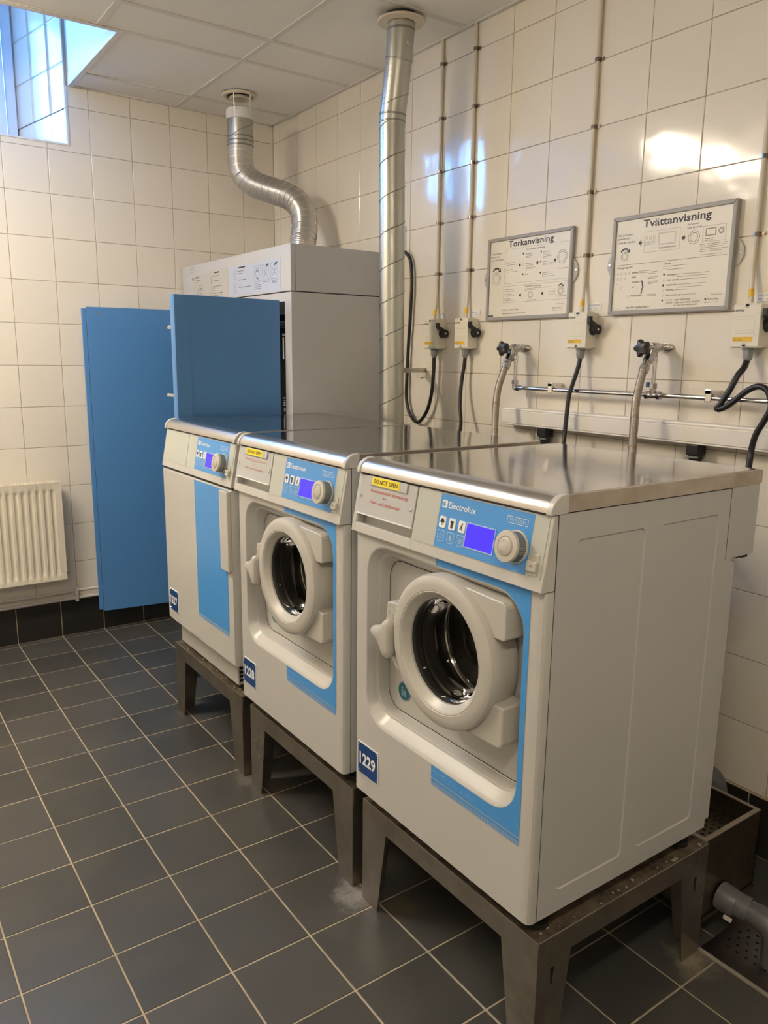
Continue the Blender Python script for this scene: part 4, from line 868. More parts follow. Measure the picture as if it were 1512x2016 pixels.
for i, (yc, y0) in enumerate(zip([-1.482, -1.682, -2.278, -2.876], YS)):
    t = thing('conduit', (-.009, yc, 1.61), cl[i], 'conduit', 'cream conduits running down the tiled wall')
    yb = y0-.030
    MB().tube(smoothpath([(-.009, yc, CEIL-.0005), (-.009, yc, 2.4), (-.009, yc, 2.0), (-.009, yc, 1.78), (-.010, yc, 1.715), (-.017, (yc+yb)/2, 1.665), (-.024, yb, 1.63), (-.026, yb, 1.607)], 6), .0068, 12).build('conduit_tube', 'condu', t, smooth=True, ang=60)
    a = Vector((-.0205, yb*.7+yc*.3, 1.650)); b = Vector((-.0245, yb, 1.628)); MB().cyl(a, b, .0074, 12).build('amber_sleeve', 'yelsw', t, smooth=True)
    for r in range(5):
        z = RZ-r*VP+.001; m = MB().tube([(0, yc+.0095, z), (-.008, yc+.0095, z), (-.0165, yc+.006, z), (-.0185, yc, z), (-.0165, yc-.006, z), (-.008, yc-.0095, z), (-.001, yc-.0095, z)], .001, 4)
        m = MB(); pr2 = [(0, .0095), (-.010, .0092), (-.016, .006), (-.0178, 0), (-.016, -.006), (-.010, -.0092), (-.0025, -.0095), (-.0025, -.022), (-.0005, -.022), (-.0005, -.0082)]
        ou = [(x, yc+y) for x, y in pr2]; m.loft([[(x, y, zz) for x, y in ou] for zz in (z-.006, z+.006)], True, True)
        m.cyl((-.0025, yc-.0165, z), (-.005, yc-.0165, z), .0035, 8); m.build('clip', 'clip', t)
for i, (y, st) in enumerate([(-1.490, 'TORKSKÅP'), (-1.691, 'TORKTUML.'), (-2.291, 'TVÄTTMASKIN'), (-2.890, 'TVÄTTMASKIN')]):
    p = wallR(0, y); t = MB().pbox(p, 0, 1.6165, .0002, .0575, 1.6395, .0022).build('name_tag', 'lettering')
    MB().text(p, st, .0045, 1.6305, .0485 if i > 1 else .042, .0048, .0028).text(p, 'A19', .005, 1.6205, .013, .0046, .0028).text(p, 'GR %d' % (6 if i > 1 else 5), .031, 1.6205, .018, .0046, .0028).build('tag_print', 'inkgrey', t)
    tag(t, ['small white tag beside the switch nearest the spiral duct', 'small white tag left of the dryer notice board', 'small white tag just left of the washing notice board', 'small white tag at the right edge above the last switch'][i], 'label', 'white name tags above the switches')
def cable(name, pts, r, m, label, cat='cable', n=10):
    o = MB().tube(smoothpath(pts, n), r, 12).build(name, m, smooth=True, ang=80); return tag(o, label, cat, 'black cables from the switches')
cable('cable', [(-.03, -1.500, 1.4545), (-.03, -1.499, 1.395), (-.031, -1.491, 1.305), (-.030, -1.457, 1.222), (-.030, -1.396, 1.173), (-.025, -1.332, 1.205), (-.020, -1.297, 1.273), (-.018, -1.296, 1.391), (-.018, -1.302, 1.506), (-.018, -1.313, 1.643), (-.018, -1.319, 1.777), (-.018, -1.306, 1.866), (-.024, -1.272, 1.903), (-.035, -1.240, 1.913), (-.06, -1.20, 1.9118)], .0075, 'cable', 'black cable hanging in a loop beside the drying cabinet')
cable('cable', [(-.03, -1.700, 1.4545), (-.033, -1.699, 1.42), (-.04, -1.695, 1.361), (-.06, -1.712, 1.27), (-.09, -1.755, 1.18), (-.20, -1.84, 1.02), (-.36, -1.86, .96)], .0075, 'cable', 'straight black cable hanging left of the braided hose')
cable('cable', [(-.03, -2.297, 1.4545), (-.040, -2.297, 1.42), (-.072, -2.299, 1.347), (-.080, -2.300, 1.321), (-.108, -2.314, 1.171), (-.2, -2.38, 1.05), (-.36, -2.515, 1.0)], .0075, 'cable', 'straight black cable in front of the trunking between the two hoses')
cable('cable', [(-.03, -2.897, 1.4545), (-.045, -2.899, 1.435), (-.06, -2.892, 1.414), (-.074, -2.880, 1.372), (-.080, -2.862, 1.336), (-.082, -2.853, 1.3225), (-.082, -2.860, 1.3195), (-.082, -2.878, 1.327), (-.080, -2.902, 1.345), (-.080, -2.936, 1.374), (-.082, -2.969, 1.387), (-.085, -2.998, 1.375), (-.088, -3.012, 1.335), (-.090, -3.000, 1.30), (-.09, -2.977, 1.25), (-.10, -2.975, 1.18), (-.20, -3.03, 1.05), (-.34, -3.10, .98)], .0085, 'cable', 'thick black cable with a sharp kink at the right edge')
# trunking and sockets below it
tk = thing('cable_trunking', (-.03, -3.0, 1.205), 'long white plastic trunking on the wall behind the washing machines', 'trunking')
MB().box(-.052, -4.9, 1.208, -.0004, -1.955, 1.272).build('trunking_body', 'trunk', tk, bevel=.003)
MB().box(-.0555, -4.9, 1.216, -.052, -1.954, 1.262).build('trunking_lid', 'trunk', tk, bevel=.0012)
MB().box(-.0545, -4.9, 1.2655, -.050, -1.955, 1.2675).box(-.0545, -4.9, 1.2105, -.050, -1.955, 1.2125).build('lid_rib', 'trunk', tk)
for y, l in ((-2.155, 'black plug socket under the trunking, left one'), (-2.765, 'black plug socket under the trunking, right one')):
    t = thing('plug_socket', (-.030, y, 1.12), l, 'socket', 'black sockets under the trunking')
    MB().box(-.052, y-.020, 1.176, -.008, y+.020, 1.2075).build('socket_body', 'rubber', t, bevel=.003); MB().cyl((-.03, y, 1.178), (-.03, y, 1.165), .022, 20).cyl((-.03, y, 1.167), (-.03, y, 1.13), .018, 20).build('plug', 'rubber', t, smooth=True)
    MB().box(-.0522, y-.018, 1.168, -.0105, y+.018, 1.173).build('grey_ring', 'gland', t)
# water valves, hoses, chrome pipe
def valve(y, label):
    t = thing('water_valve', (-.05, y, 1.45), label, 'valve', 'chrome water valves with dark star knobs'); z = 1.492
    MB().prism(wallR(0, y), [(.034*math.cos(a)*(1 if abs(math.cos(a)) > .3 else .9), z+.0145*math.sin(a)) for a in [k*PI/12 for k in range(24)]], .0003, .008).cyl((-.006, y, z), (-.030, y, z), .013, 20).build('wall_flange', 'cast', t, smooth=True, ang=40)
    MB().cyl((-.007, y-.024, z), (-.012, y-.024, z), .005, 10).cyl((-.007, y+.024, z), (-.012, y+.024, z), .005, 10).build('screw', 'chrome', t)
    MB().tube([(-.028, y, z), (-.036, y, z), (-.062, y, z), (-.072, y, z)], .013, 20, radii=[.013, .0155, .0155, .012]).cyl((-.050, y, z), (-.050, y, z-.042), .0095, 16).cyl((-.064, y, z), (-.074, y, z-.030), .0115, 18).cyl((-.070, y, z), (-.094, y, z), .009, 14).build('valve_body', 'cast', t, smooth=True)
    MB().cyl((-.050, y, z-.028), (-.050, y, z-.040), .0135, 6).cyl((-.050, y, z-.0405), (-.050, y, z-.048), .0115, 16).build('pipe_nut', 'chrome', t)
    kb = MB(); k = 60
    def star(r0, x, sc=1): return [(x, y+math.sin(2*PI*i/k+.35)*r0*sc*(1+.40*abs(math.cos(2.5*(2*PI*i/k)))**2.2-.14), z-.003+math.cos(2*PI*i/k+.35)*r0*sc*(1+.40*abs(math.cos(2.5*(2*PI*i/k)))**2.2-.14)) for i in range(k)]
    kb.loft([star(.0165, -.090, .62), star(.0165, -.104, .66), star(.0215, -.107), star(.0225, -.112), star(.0215, -.120), star(.0165, -.124)], True, True)
    kb.build('star_knob', 'knob', t, smooth=True, ang=50); return t
valve(-2.004, 'water valve with dark star knob under the dryer notice board'); valve(-2.608, 'water valve with dark star knob under the washing notice board')
def hose(y, pts, label):
    t = thing('water_hose', (-.08, y, 1.40), label, 'hose', 'braided water hoses'); z = 1.492
    a = Vector((-.073, y, z-.026)); d = (Vector(pts[1])-a).normalized()
    MB().cyl(a, a+d*.020, .0155, 8).cyl(a+d*.020, a+d*.032, .0125, 18).tube([a+d*.032, a+d*.036, a+d*.052, a+d*.056], .014, 18, radii=[.0135, .0150, .0150, .0130]).build('hose_nut', 'cast', t)
    P = smoothpath([a+d*.050]+[Vector(q) for q in pts[1:]], 14)
    MB().tube(P, .0118, 16).build('braided_hose', 'braid', t, smooth=True, ang=80)
    m = MB(); acc = 0
    for ph0 in (0, PI):
        loc = []
        for i in range(len(P)-1):
            tdir = (P[min(i+1, len(P)-1)]-P[max(i-1, 0)]).normalized(); A = tdir.cross(Vector((0, 1, 0))).normalized(); B = tdir.cross(A); an = ph0+i*.022; loc.append(P[i]+(A*math.cos(an)+B*math.sin(an))*.0119)
        m.tube(loc, .0008, 5)
    m.build('red_thread', 'thread', t)
    m = MB()
    for k in range(6):
        i = int(len(P)*(.10+.15*k))
        if i < len(P)-2:
            tdir = (P[i+1]-P[i]).normalized(); A = tdir.cross(Vector((0, 1, 0))).normalized(); B = tdir.cross(A)
            m.tube([P[i]+tdir*(.004*math.sin(g*.4))+(A*math.cos(g*.2)+B*math.sin(g*.2))*.0121 for g in range(0, 32)], .0007, 4)
    m.build('dark_thread', 'thread', t)
hose(-2.004, [(0, 0, 0), (-.102, -2.003, 1.410), (-.125, -2.000, 1.345), (-.145, -2.012, 1.27), (-.165, -2.035, 1.18), (-.20, -2.08, 1.08), (-.30, -2.15, 1.0), (-.41, -2.2, .97)], 'braided steel water hose hanging from the valve under the dryer notice board')
hose(-2.608, [(0, 0, 0), (-.102, -2.607, 1.412), (-.125, -2.610, 1.335), (-.140, -2.620, 1.265), (-.155, -2.632, 1.18), (-.20, -2.68, 1.08), (-.30, -2.8, 1.0), (-.41, -2.86, .97)], 'braided steel water hose hanging from the valve under the washing notice board')
wp = thing('water_pipe', (-.045, -2.9, 1.33), 'polished chrome water pipe running along the wall above the trunking', 'pipe')
ZP_ = 1.347
MB().cyl((-.048, -2.018, ZP_), (-.048, -4.6, ZP_), .0078, 18).build('long_pipe', 'chrome', wp, smooth=True)
for y in (-2.010, -2.612): MB().cyl((-.050, y, 1.446), (-.050, y, ZP_+.006), .0068, 16).build('riser_pipe', 'chrome', wp, smooth=True)
MB().cyl((-.050, -2.010, ZP_+.028), (-.050, -2.010, ZP_+.014), .0130, 6).tube(smoothpath([(-.050, -2.010, ZP_+.018), (-.050, -2.010, ZP_+.004), (-.049, -2.013, ZP_), (-.048, -2.026, ZP_)], 5), .0105, 16).cyl((-.048, -2.022, ZP_), (-.048, -2.034, ZP_), .0125, 6).build('elbow_fitting', 'cast', wp)
MB().cyl((-.050, -2.612, ZP_+.036), (-.050, -2.612, ZP_+.020), .0130, 6).cyl((-.050, -2.612, ZP_+.022), (-.050, -2.612, ZP_), .0100, 16).cyl((-.048, -2.590, ZP_), (-.048, -2.634, ZP_), .0105, 16).cyl((-.048, -2.586, ZP_), (-.048, -2.598, ZP_), .0135, 6).cyl((-.048, -2.628, ZP_), (-.048, -2.640, ZP_), .0135, 6).build('tee_fitting', 'cast', wp)
MB().box(-.064, -2.606, ZP_+.024, -.056, -2.594, ZP_+.040).build('blue_tap', 'navy', wp, bevel=.002)
for y in (-2.192, -2.806): MB().box(-.060, y-.0105, ZP_-.012, -.0545, y+.0105, ZP_+.026).box(-.060, y-.0105, ZP_+.010, -.0004, y+.0105, ZP_+.024).box(-.043, y-.0105, ZP_-.004, -.0004, y+.0105, ZP_+.012).build('pipe_clamp', 'chrome', wp, bevel=.003, seg=3)
# ================================================================ NOTICE BOARDS
def board(Y0, z0, z1, depth, items, label, tabs, pleats=False):
    W = .4255; t = thing('notice_board', (-.008, Y0-W/2, z0), label, 'notice board'); p = wallR(0, Y0); b = .0125
    m = MB()
    def fp(a, c, e, g): m.prism(p, [a, c, e, g], .0005, depth)
    o = [(0, z0), (W, z0), (W, z1), (0, z1)]; i_ = [(b, z0+b), (W-b, z0+b), (W-b, z1-b), (b, z1-b)]
    for k in range(4): fp(o[k], o[(k+1) % 4], i_[(k+1) % 4], i_[k])
    m.build('frame', 'alu', t, bevel=.002)
    sh = MB().pbox(p, b-.002, z0+b-.002, .001, W-b+.002, z1-b+.002, depth-.0055).build('printed_sheet', 'paper', t)
    n = depth-.0050; pr_ = MB(); fine_ = MB(); lw = .0007
    for it in items:
        k = it[0]
        if k == 't': (pr_ if it[5] > .0052 else pr_).text(p, it[1], it[2], it[3], it[4], it[5], n, bold=.02 if it[5] > .018 else 0.0)
        elif k == 'b':
            _, u, v, w_, h = it; rs = random.Random(int(u*1e4)); x = u
            if h > .0036 or w_ > .24: pr_.quad(p, u, v, u+w_, v+max(h, .0006), n)
            else:
                while x < u+w_:
                    l = min(rs.uniform(.004, .012), u+w_-x); fine_.quad(p, x, v+.0002, x+l, v+.0014, n); x += l+.0009
        elif k == 'c': pr_.ring(p, it[1], it[2], it[3]-lw, it[3]+lw*.6, n, 30)
        elif k == 'r': fine_.outline(p, min(it[1], it[3]), min(it[2], it[4]), max(it[1], it[3]), max(it[2], it[4]), .0006, n)
        elif k == 's': r = it[3]; fine_.outline(p, it[1]-r*.8, it[2]-r, it[1]+r*.8, it[2]+r, .0006, n)
        elif k == 'x': r = it[3]; pr_.disc(p, it[1], it[2]+r*.2, r*.75, n, 9).quad(p, it[1]-r*.15, it[2]-r, it[1]+r*.15, it[2], n)
        elif k == 'a': r = it[3]; u, v = it[1], it[2]; pr_.poly(p, [(u-r*.5, v-r*.35), (u, v-r*.35), (u, v+r*.35), (u-r*.5, v+r*.35)], n).poly(p, [(u, v-r*.85), (u+r*.45, v), (u, v+r*.85)], n)
        elif k == 'A': r = it[3]; u, v = it[1], it[2]-r*.5; pr_.ring(p, u, v-r*.2, r*1.05, r*1.45, n, 18, PI*.86, PI*.28).poly(p, [(u+r*.5, v+r*.25), (u+r*1.5, v+r*.1), (u+r*1.3, v+r*1.0)], n)
    if pleats: pr_.text(p, '}', .118, 1.668, .012, .030, n)
    pr_.build('large_print', 'ink', sh); fine_.build('fine_print', 'inkgrey', sh)
    for s, (zc, ww) in zip((-1, 1), tabs):
        u = 0 if s < 0 else W; pts = [(u, zc-.042), (u+s*ww*.55, zc-.030), (u+s*ww, zc-.012), (u+s*ww, zc+.012), (u+s*ww*.55, zc+.030), (u, zc+.042)]
        tb = MB().prism(p, pts, .0005, .006).build('fixing_tab', 'tab', t, bevel=.001); MB().lathe(p, u+s*ww*.62, zc, [(.0052, .006), (.0045, .008), (.002, .0085)], 14, False, True).build('screw', 'chrome', tb)
    return t, p
P1=[('t', 'Torkanvisning', 0.1087, 1.8606, 0.2254, 0.0215),('t', 'Automatisk torkning', 0.2014, 1.8419, 0.0921, 0.0059),('t', 'Välj program', 0.0167, 1.8401, 0.0567, 0.0057),('t', 'genom att', 0.0157, 1.8284, 0.0457, 0.0057),('t', 'vrida på vredet', 0.0163, 1.8172, 0.067, 0.0057),('t', 'Ekologisk', 0.1997, 1.8256, 0.0329, 0.0044),('t', 'Ekonomi', 0.2012, 1.7925, 0.0291, 0.0045),('t', 'Normal temp', 0.1049, 1.8025, 0.0422, 0.0038),('t', 'Låg temp', 0.1057, 1.7776, 0.03, 0.0038),('t', 'Snabb', 0.2, 1.7548, 0.0197, 0.004),('t', 'Extra torrt', 0.2868, 1.826, 0.0337, 0.0044),('t', 'Skåptorrt', 0.2878, 1.7928, 0.0293, 0.0044),('t', 'Stryktorrt', 0.2871, 1.7542, 0.0311, 0.0044),('t', 'Tryck på vredet', 0.3567, 1.7638, 0.0498, 0.0038),('t', 'Tidsstyrd torkning', 0.2011, 1.7111, 0.0821, 0.0061),('t', 'Normal temp', 0.1051, 1.7066, 0.0421, 0.0039),('t', 'Låg temp', 0.105, 1.6891, 0.0295, 0.0039),('t', 'Ej värme', 0.1053, 1.6719, 0.0272, 0.0039),('t', 'Tryck på vredet', 0.2104, 1.6628, 0.0497, 0.004),('t', '15 MIN', 0.3264, 1.6869, 0.025, 0.0039),('t', 'Vrid på vredet', 0.3594, 1.6691, 0.0456, 0.0039),('t', 'När du torkat klart:', 0.0905, 1.6313, 0.0855, 0.0062),('t', 'Rengör filtret efter avslutad torkning!', 0.0912, 1.6187, 0.1196, 0.0045),('t', 'Thinking of you', 0.3629, 1.6436, 0.0327, 0.0029),('t', 'Electrolux', 0.3491, 1.629, 0.0378, 0.0054),('b', 0.2001, 1.819, 0.033, 0.0019),('b', 0.2004, 1.814, 0.026, 0.002),('b', 0.2015, 1.7868, 0.039, 0.002),('b', 0.2013, 1.7792, 0.0537, 0.002),('b', 0.2016, 1.7744, 0.0537, 0.002),('b', 0.1054, 1.7952, 0.0576, 0.0021),('b', 0.105, 1.7704, 0.0588, 0.0021),('b', 0.2872, 1.8206, 0.0297, 0.0019),('b', 0.2875, 1.8157, 0.0314, 0.0019),('b', 0.2878, 1.8107, 0.0398, 0.002),('b', 0.2882, 1.8059, 0.0112, 0.0019),('b', 0.2871, 1.7867, 0.0505, 0.0019),('b', 0.2875, 1.7821, 0.0454, 0.002),('b', 0.2864, 1.7482, 0.0457, 0.002),('b', 0.2868, 1.7422, 0.059, 0.0019),('b', 0.2016, 1.7048, 0.1302, 0.002),('b', 0.2018, 1.7, 0.0586, 0.002),('b', 0.1055, 1.7, 0.048, 0.002),('b', 0.1046, 1.6834, 0.0489, 0.0021),('b', 0.1049, 1.6662, 0.0496, 0.0021),('b', 0.3428, 1.6223, 0.0447, 0.0019),('b', 0.0108, 1.6114, 0.0279, 0.0048),('b', 0.3424, 1.6288, 0.0043, 0.0044),('c', 0.0492, 1.7512, 0.0229),('c', 0.0492, 1.7512, 0.0156),('c', 0.3778, 1.804, 0.0223),('c', 0.3778, 1.804, 0.016),('c', 0.2327, 1.6824, 0.0125),('c', 0.2327, 1.6824, 0.0083),('c', 0.3779, 1.6894, 0.0131),('c', 0.3779, 1.6894, 0.0086),('a', 0.1723, 1.792, 0.0113),('a', 0.261, 1.793, 0.011),('a', 0.3453, 1.794, 0.0107),('a', 0.1811, 1.6843, 0.0114),('a', 0.2926, 1.6847, 0.0111),('A', 0.0495, 1.7805, 0.016),('A', 0.378, 1.706, 0.0091),('s', 0.098, 1.8044, 0.0041),('s', 0.0973, 1.7792, 0.0041),('s', 0.0986, 1.7069, 0.0041),('s', 0.0989, 1.6899, 0.0041),('s', 0.0984, 1.6721, 0.0041),('s', 0.1888, 1.7948, 0.0055),('x', 0.1879, 1.8303, 0.0045),('x', 0.2774, 1.8285, 0.0043),('x', 0.277, 1.7952, 0.0044),('x', 0.2773, 1.7559, 0.0044),('x', 0.1891, 1.7575, 0.0045),('r', 0.0935, 1.8537, 0.4133, 1.7296),('r', 0.0909, 1.7208, 0.4089, 1.6599),('r', 0.3223, 1.6976, 0.353, 1.6789)]
P2=[('t', 'Tvättanvisning', 0.1124, 1.8582, 0.2333, 0.0219),('t', 'Välj program', 0.0173, 1.8397, 0.0601, 0.0064),('t', 'genom att', 0.0182, 1.8293, 0.0458, 0.0064),('t', 'vrida på vredet', 0.0182, 1.8166, 0.0674, 0.0064),('t', 'Starta med', 0.2691, 1.8453, 0.0355, 0.0053),('t', 'tryck på vredet', 0.2691, 1.8352, 0.0487, 0.0054),('t', 'Välj tillval vid behov', 0.1738, 1.7892, 0.0626, 0.0048),('t', 'Vägning av', 0.3305, 1.7996, 0.0278, 0.0034),('t', 'tvätt startar...', 0.3295, 1.7944, 0.0329, 0.0034),('t', 'Tvättprogram', 0.0223, 1.7398, 0.0597, 0.0065),('t', 'Tillval', 0.196, 1.7394, 0.0257, 0.0066),('t', 'Normal', 0.0825, 1.7224, 0.0232, 0.0049),('t', 'Mild', 0.0838, 1.7082, 0.0143, 0.0049),('t', 'Handtvätt 30°', 0.0841, 1.6934, 0.0418, 0.0049),('t', 'Ull', 0.0854, 1.6785, 0.0075, 0.0049),('t', 'Sköljprogram', 0.0823, 1.6518, 0.0432, 0.005),('t', 'Ekologisk,', 0.2127, 1.7063, 0.0334, 0.0052),('t', 'Hårt smutsat,', 0.2132, 1.6912, 0.044, 0.0052),('t', 'Snabbtvätt,', 0.213, 1.6763, 0.036, 0.0053),('t', 'Förtvätt,', 0.2137, 1.662, 0.027, 0.0053),('t', 'Extra sköljning,', 0.2142, 1.6463, 0.049, 0.0053),('t', '1 tryck – inget sköljmedel', 0.2146, 1.6318, 0.0841, 0.0054),('t', '2 tryck – inget automatisk dosering', 0.2153, 1.6238, 0.1163, 0.0053),('t', 'av tvätt-och sköljmedel', 0.2442, 1.6158, 0.078, 0.0053),('t', 'När Du tvättat klart:', 0.0673, 1.6153, 0.0892, 0.007),('t', 'Thinking of you', 0.3642, 1.6414, 0.0361, 0.0037),('t', 'Electrolux', 0.3542, 1.6278, 0.0366, 0.0062),('b', 0.3161, 1.7852, 0.0879, 0.0024),('b', 0.3166, 1.7804, 0.0851, 0.0023),('b', 0.3172, 1.7756, 0.072, 0.0023),('b', 0.3167, 1.7703, 0.0889, 0.0024),('b', 0.3173, 1.765, 0.0744, 0.0024),('b', 0.3182, 1.7558, 0.0687, 0.0024),('b', 0.1965, 1.7336, 0.0821, 0.0025),('b', 0.1964, 1.7282, 0.0264, 0.0025),('b', 0.1968, 1.7234, 0.0717, 0.0025),('b', 0.1096, 1.7268, 0.048, 0.0026),('b', 0.11, 1.7216, 0.0662, 0.0025),('b', 0.1448, 1.7172, 0.0249, 0.0026),('b', 0.1434, 1.706, 0.0359, 0.0025),('b', 0.1438, 1.7017, 0.0315, 0.0026),('b', 0.1445, 1.6933, 0.036, 0.0026),('b', 0.1448, 1.6902, 0.036, 0.0026),('b', 0.1452, 1.686, 0.0145, 0.0025),('b', 0.1461, 1.654, 0.032, 0.0025),('b', 0.1464, 1.6502, 0.032, 0.0025),('b', 0.2492, 1.7072, 0.1028, 0.0025),('b', 0.2483, 1.7003, 0.1029, 0.0024),('b', 0.2598, 1.6918, 0.0862, 0.0025),('b', 0.2522, 1.6776, 0.0938, 0.0024),('b', 0.2529, 1.6694, 0.0848, 0.0024),('b', 0.2433, 1.6622, 0.0439, 0.0025),('b', 0.2655, 1.6472, 0.0498, 0.0025),('b', 0.3458, 1.6204, 0.0449, 0.0024),('b', 0.0162, 1.6128, 0.0282, 0.0036),('b', 0.0194, 1.7504, 0.3855, 0.0009),('b', 0.346, 1.6275, 0.0054, 0.0054),('r', 0.1203, 1.8437, 0.2468, 1.7816),('r', 0.1712, 1.835, 0.2322, 1.7998),('r', 0.1738, 1.8328, 0.2293, 1.8022),('r', 0.3222, 1.8365, 0.3953, 1.7914),('r', 0.332, 1.8286, 0.3632, 1.809),('r', 0.333, 1.8277, 0.3622, 1.8099),('r', 0.331, 1.8295, 0.3642, 1.8081),('s', 0.128, 1.8239, 0.0048),('s', 0.1427, 1.8245, 0.0047),('s', 0.1563, 1.8243, 0.0048),('s', 0.1284, 1.8085, 0.0048),('s', 0.1414, 1.8088, 0.0048),('s', 0.1551, 1.809, 0.0048),('s', 0.0273, 1.7243, 0.0032),('s', 0.0422, 1.724, 0.0033),('s', 0.058, 1.724, 0.0032),('s', 0.0722, 1.7241, 0.0032),('s', 0.0287, 1.7081, 0.0032),('s', 0.0418, 1.708, 0.0033),('s', 0.0565, 1.7085, 0.0032),('s', 0.0281, 1.6941, 0.0032),('s', 0.0423, 1.6808, 0.0033),('s', 0.0724, 1.6522, 0.0032),('s', 0.2014, 1.6932, 0.003),('s', 0.2014, 1.6648, 0.0031),('s', 0.2016, 1.6486, 0.0031),('x', 0.2014, 1.7098, 0.0044),('x', 0.2011, 1.6779, 0.0045),('x', 0.202, 1.6332, 0.004),('c', 0.2935, 1.8091, 0.0186),('c', 0.2935, 1.8091, 0.0127),('c', 0.3803, 1.819, 0.0083),('c', 0.3803, 1.819, 0.0057),('c', 0.0497, 1.7769, 0.0139),('c', 0.0497, 1.7769, 0.0093),('a', 0.1063, 1.8131, 0.0127),('a', 0.2598, 1.8115, 0.0121),('A', 0.0497, 1.7933, 0.013)]

board(-1.795, 1.597, 1.899, .015, P1, 'grey framed notice board with dryer instructions headed Torkanvisning', ((1.752, .022), (1.752, .022)))
board(-2.3925, 1.597, 1.899, .020, P2, 'grey framed notice board with washing instructions headed Tvättanvisning', ((1.755, .024), (1.755, .024)), True)
# ================================================================ RADIATOR AND HEATING PIPES
rd = thing('radiator', (-1.7, -.07, .33), 'cream ribbed panel radiator on the wall under the window', 'radiator')
RX0, RX1, RZ0, RZ1, RY = -2.16, -1.258, .330, .824, -.103
xs = []; pitch = .0335; x = RX1-.021
gx = []
while x-pitch > RX0+.01: gx.append(x-pitch/2); x -= pitch
prof = [(-.0165, 0), (-.011, 0), (-.0075, .0075), (-.003, .0095), (.003, .0095), (.0075, .0075), (.011, 0)]
cols = [(RX1, 0)]
for g in gx:
    for dx, dd_ in prof[::-1]: cols.append((g+dx, dd_))
cols.append((RX0, 0))
rows = [(RZ0, 0), (.352, 0), (.360, .35), (.372, .9), (.385, 1), (.765, 1), (.778, .9), (.788, .35), (.796, 0), (RZ1, 0)]
m = MB(); m.v = [Vector((cx_, RY+dd_*f, z)) for z, f in rows for cx_, dd_ in cols]; n = len(cols)
m.f = [(j*n+i, j*n+i+1, (j+1)*n+i+1, (j+1)*n+i) for j in range(len(rows)-1) for i in range(n-1)]
m.build('ribbed_front', 'radi', rd, smooth=True, ang=50)
MB().box(RX0, RY+.012, RZ0, RX1, -.040, RZ1-.008).build('back_panel', 'radi', rd)
for a, b in ((RX1, RX1+.006), (RX0-.006, RX0)): MB().box(a, RY-.001, RZ0-.002, b, -.036, RZ1+.004).build('side_cover', 'radi', rd, bevel=.0015)
gr = MB().box(RX0, RY-.001, RZ1-.002, RX1, RY+.005, RZ1+.005).box(RX0, -.044, RZ1-.002, RX1, -.038, RZ1+.005); x = RX1-.004
while x > RX0+.01: gr.box(x-.004, RY+.005, RZ1, x, -.044, RZ1+.0035); x -= .0145
gr.build('top_grille', 'radi', rd)
MB().cyl((RX1+.006, -.07, .362), (RX1+.022, -.07, .362), .008, 12).cyl((RX1+.016, -.07, .362), (RX1+.016, -.07, .345), .006, 12).build('bleed_valve', 'chrome', rd)
for z, y, l in ((.240, -.026, 'upper painted heating pipe above the skirting under the radiator'), (.2015, -.026, 'lower painted heating pipe above the skirting under the radiator')):
    o = MB().cyl((XL+.01, y, z), (-1.02, y, z), .0075, 14).build('heating_pipe', 'pipew', smooth=True); tag(o, l, 'pipe', 'heating pipes above the skirting')
o = MB().box(-1.205, -.040, .184, -1.189, -.0004, .254).build('pipe_clip', 'pipew', bevel=.003); tag(o, 'cream pipe clip right of the radiator above the skirting', 'pipe clip')
# ================================================================ DRAIN TROUGH, PVC PIPES, FLOOR GRATE
dt = thing('drain_trough', (-.373, -2.2, 0), 'long open steel drain trough behind the machines near the floor', 'trough')
TX0, TX1, TY0, TY1, TB, TT = -.4945, -.2485, -3.190, -1.26, .083, .2955
MB().box(TX0, TY0, TB, TX0+.003, TY1, TT).box(TX1-.003, TY0, TB, TX1, TY1, TT).box(TX0, TY0, TB, TX1, TY0+.003, TT).box(TX0, TY1-.003, TB, TX1, TY1, TT).box(TX0, TY0, TB, TX1, TY1, TB+.003).build('trough_body', 'trough', dt)
MB().box(TX0, TY0, TT, TX1, TY0+.013, TT+.003).box(TX1-.011, TY0+.013, TT, TX1, TY1, TT+.003).box(TX0-.0, TY0+.013, TT, TX0+.011, TY1, TT+.003).build('folded_rim', 'lidside', dt)
pp_ = MB().box(TX0+.003, TY0+.003, .238, TX1-.003, TY1-.003, .241).build('perforated_plate', 'trough', dt)
ho = MB(); ph_ = Pl((0, 0, .2412), (1, 0, 0), (0, 1, 0), (0, 0, 1))
for i in range(11):
    for j in range(40): ho.disc(ph_, TX0+.018+i*.021, TY0+.018+j*.018+(.009 if i % 2 else 0), .0056, 0, 8)
ho.build('plate_holes', 'hole', pp_, kind='stuff', recalc=False)
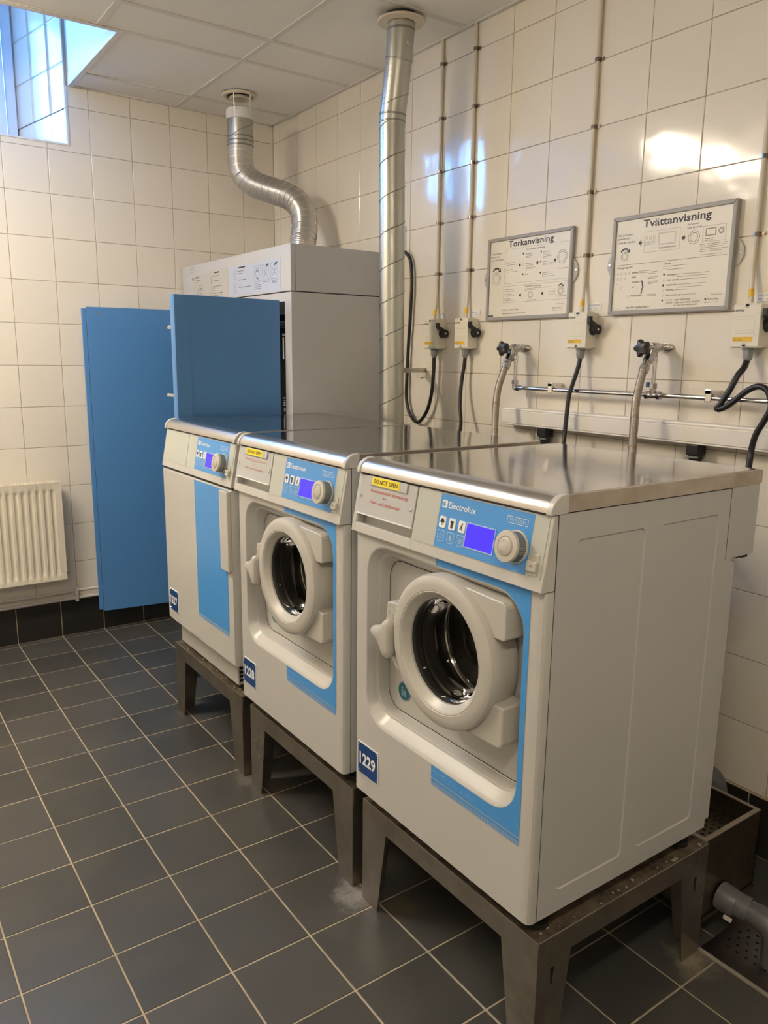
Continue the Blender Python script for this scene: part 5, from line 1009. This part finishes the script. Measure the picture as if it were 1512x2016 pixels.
MB().box(TX0+.01, TY0-.004, TB-.012, TX1+.004, TY0+.02, TB).box(TX0+.02, TY0+.02, .003, TX0+.05, TY0+.05, TB).box(TX1-.05, TY0+.02, .003, TX1-.02, TY0+.05, TB).build('trough_foot', 'trough', dt)
pv_ = thing('drain_pipe', (-.395, -3.25, 0), 'grey plastic drain pipe leaving the trough and turning down to the floor', 'pipe')
MB().tube([(-.4085, -3.1935, .117), (-.408, -3.212, .116), (-.404, -3.234, .113)], .030, 24, radii=[.036, .036, .0325]).build('socket_end', 'pvc', pv_, smooth=True)
MB().tube([(-.404, -3.215, .115), (-.394, -3.262, .109)], .0315, 24).build('bend_piece', 'pvc', pv_, smooth=True)
MB().tube([(-.396, -3.255, .110), (-.391, -3.295, .105)], .0265, 24).build('straight_pipe', 'pvc', pv_, smooth=True)
MB().tube(smoothpath([(-.3925, -3.282, .107), (-.391, -3.305, .103), (-.391, -3.328, .088), (-.391, -3.334, .060), (-.391, -3.334, .0035)], 6), .031, 24).build('elbow_piece', 'pvc', pv_, smooth=True, ang=70)
MB().box(-.440, -3.242, .082, -.433, -3.222, .090).build('pipe_tag', 'cream', pv_)
o = MB().tube(smoothpath([(-.115, -2.80, .235), (-.10, -2.90, .235), (-.085, -2.945, .225), (-.075, -2.962, .195), (-.07, -2.965, .140)], 6), .032, 22).build('waste_pipe', 'pvc', smooth=True, ang=70); tag(o, 'grey plastic waste pipe elbow low on the wall behind the nearest machine', 'pipe')
K['gmetal'] = steel_mat('worn_floor_plate', (.22, .22, .235), .40, .9, (.18, .13, .075), (1, 1, 1))
fg = thing('floor_drain_plate', (-.35, -3.55, 0), 'worn metal floor plate with drain holes under the grey plastic pipe', 'drain')
MB().box(-.487, -3.95, .0004, -.215, -3.197, .0032).build('plate', 'gmetal', fg)
MB().box(-.497, -3.95, .0002, -.487, -3.197, .0042).build('sealing_strip', 'lint', fg)
ho = MB(); ph_ = Pl((0, 0, .0034), (1, 0, 0), (0, 1, 0), (0, 0, 1)); rs = random.Random(4)
for i in range(5):
    for j in range(9): ho.disc(ph_, -.425+i*.024, -3.225-j*.024+(.012 if i % 2 else 0)-.01, .0042, 0, 7)
ho.build('drain_holes', 'hole', fg, kind='stuff', recalc=False)
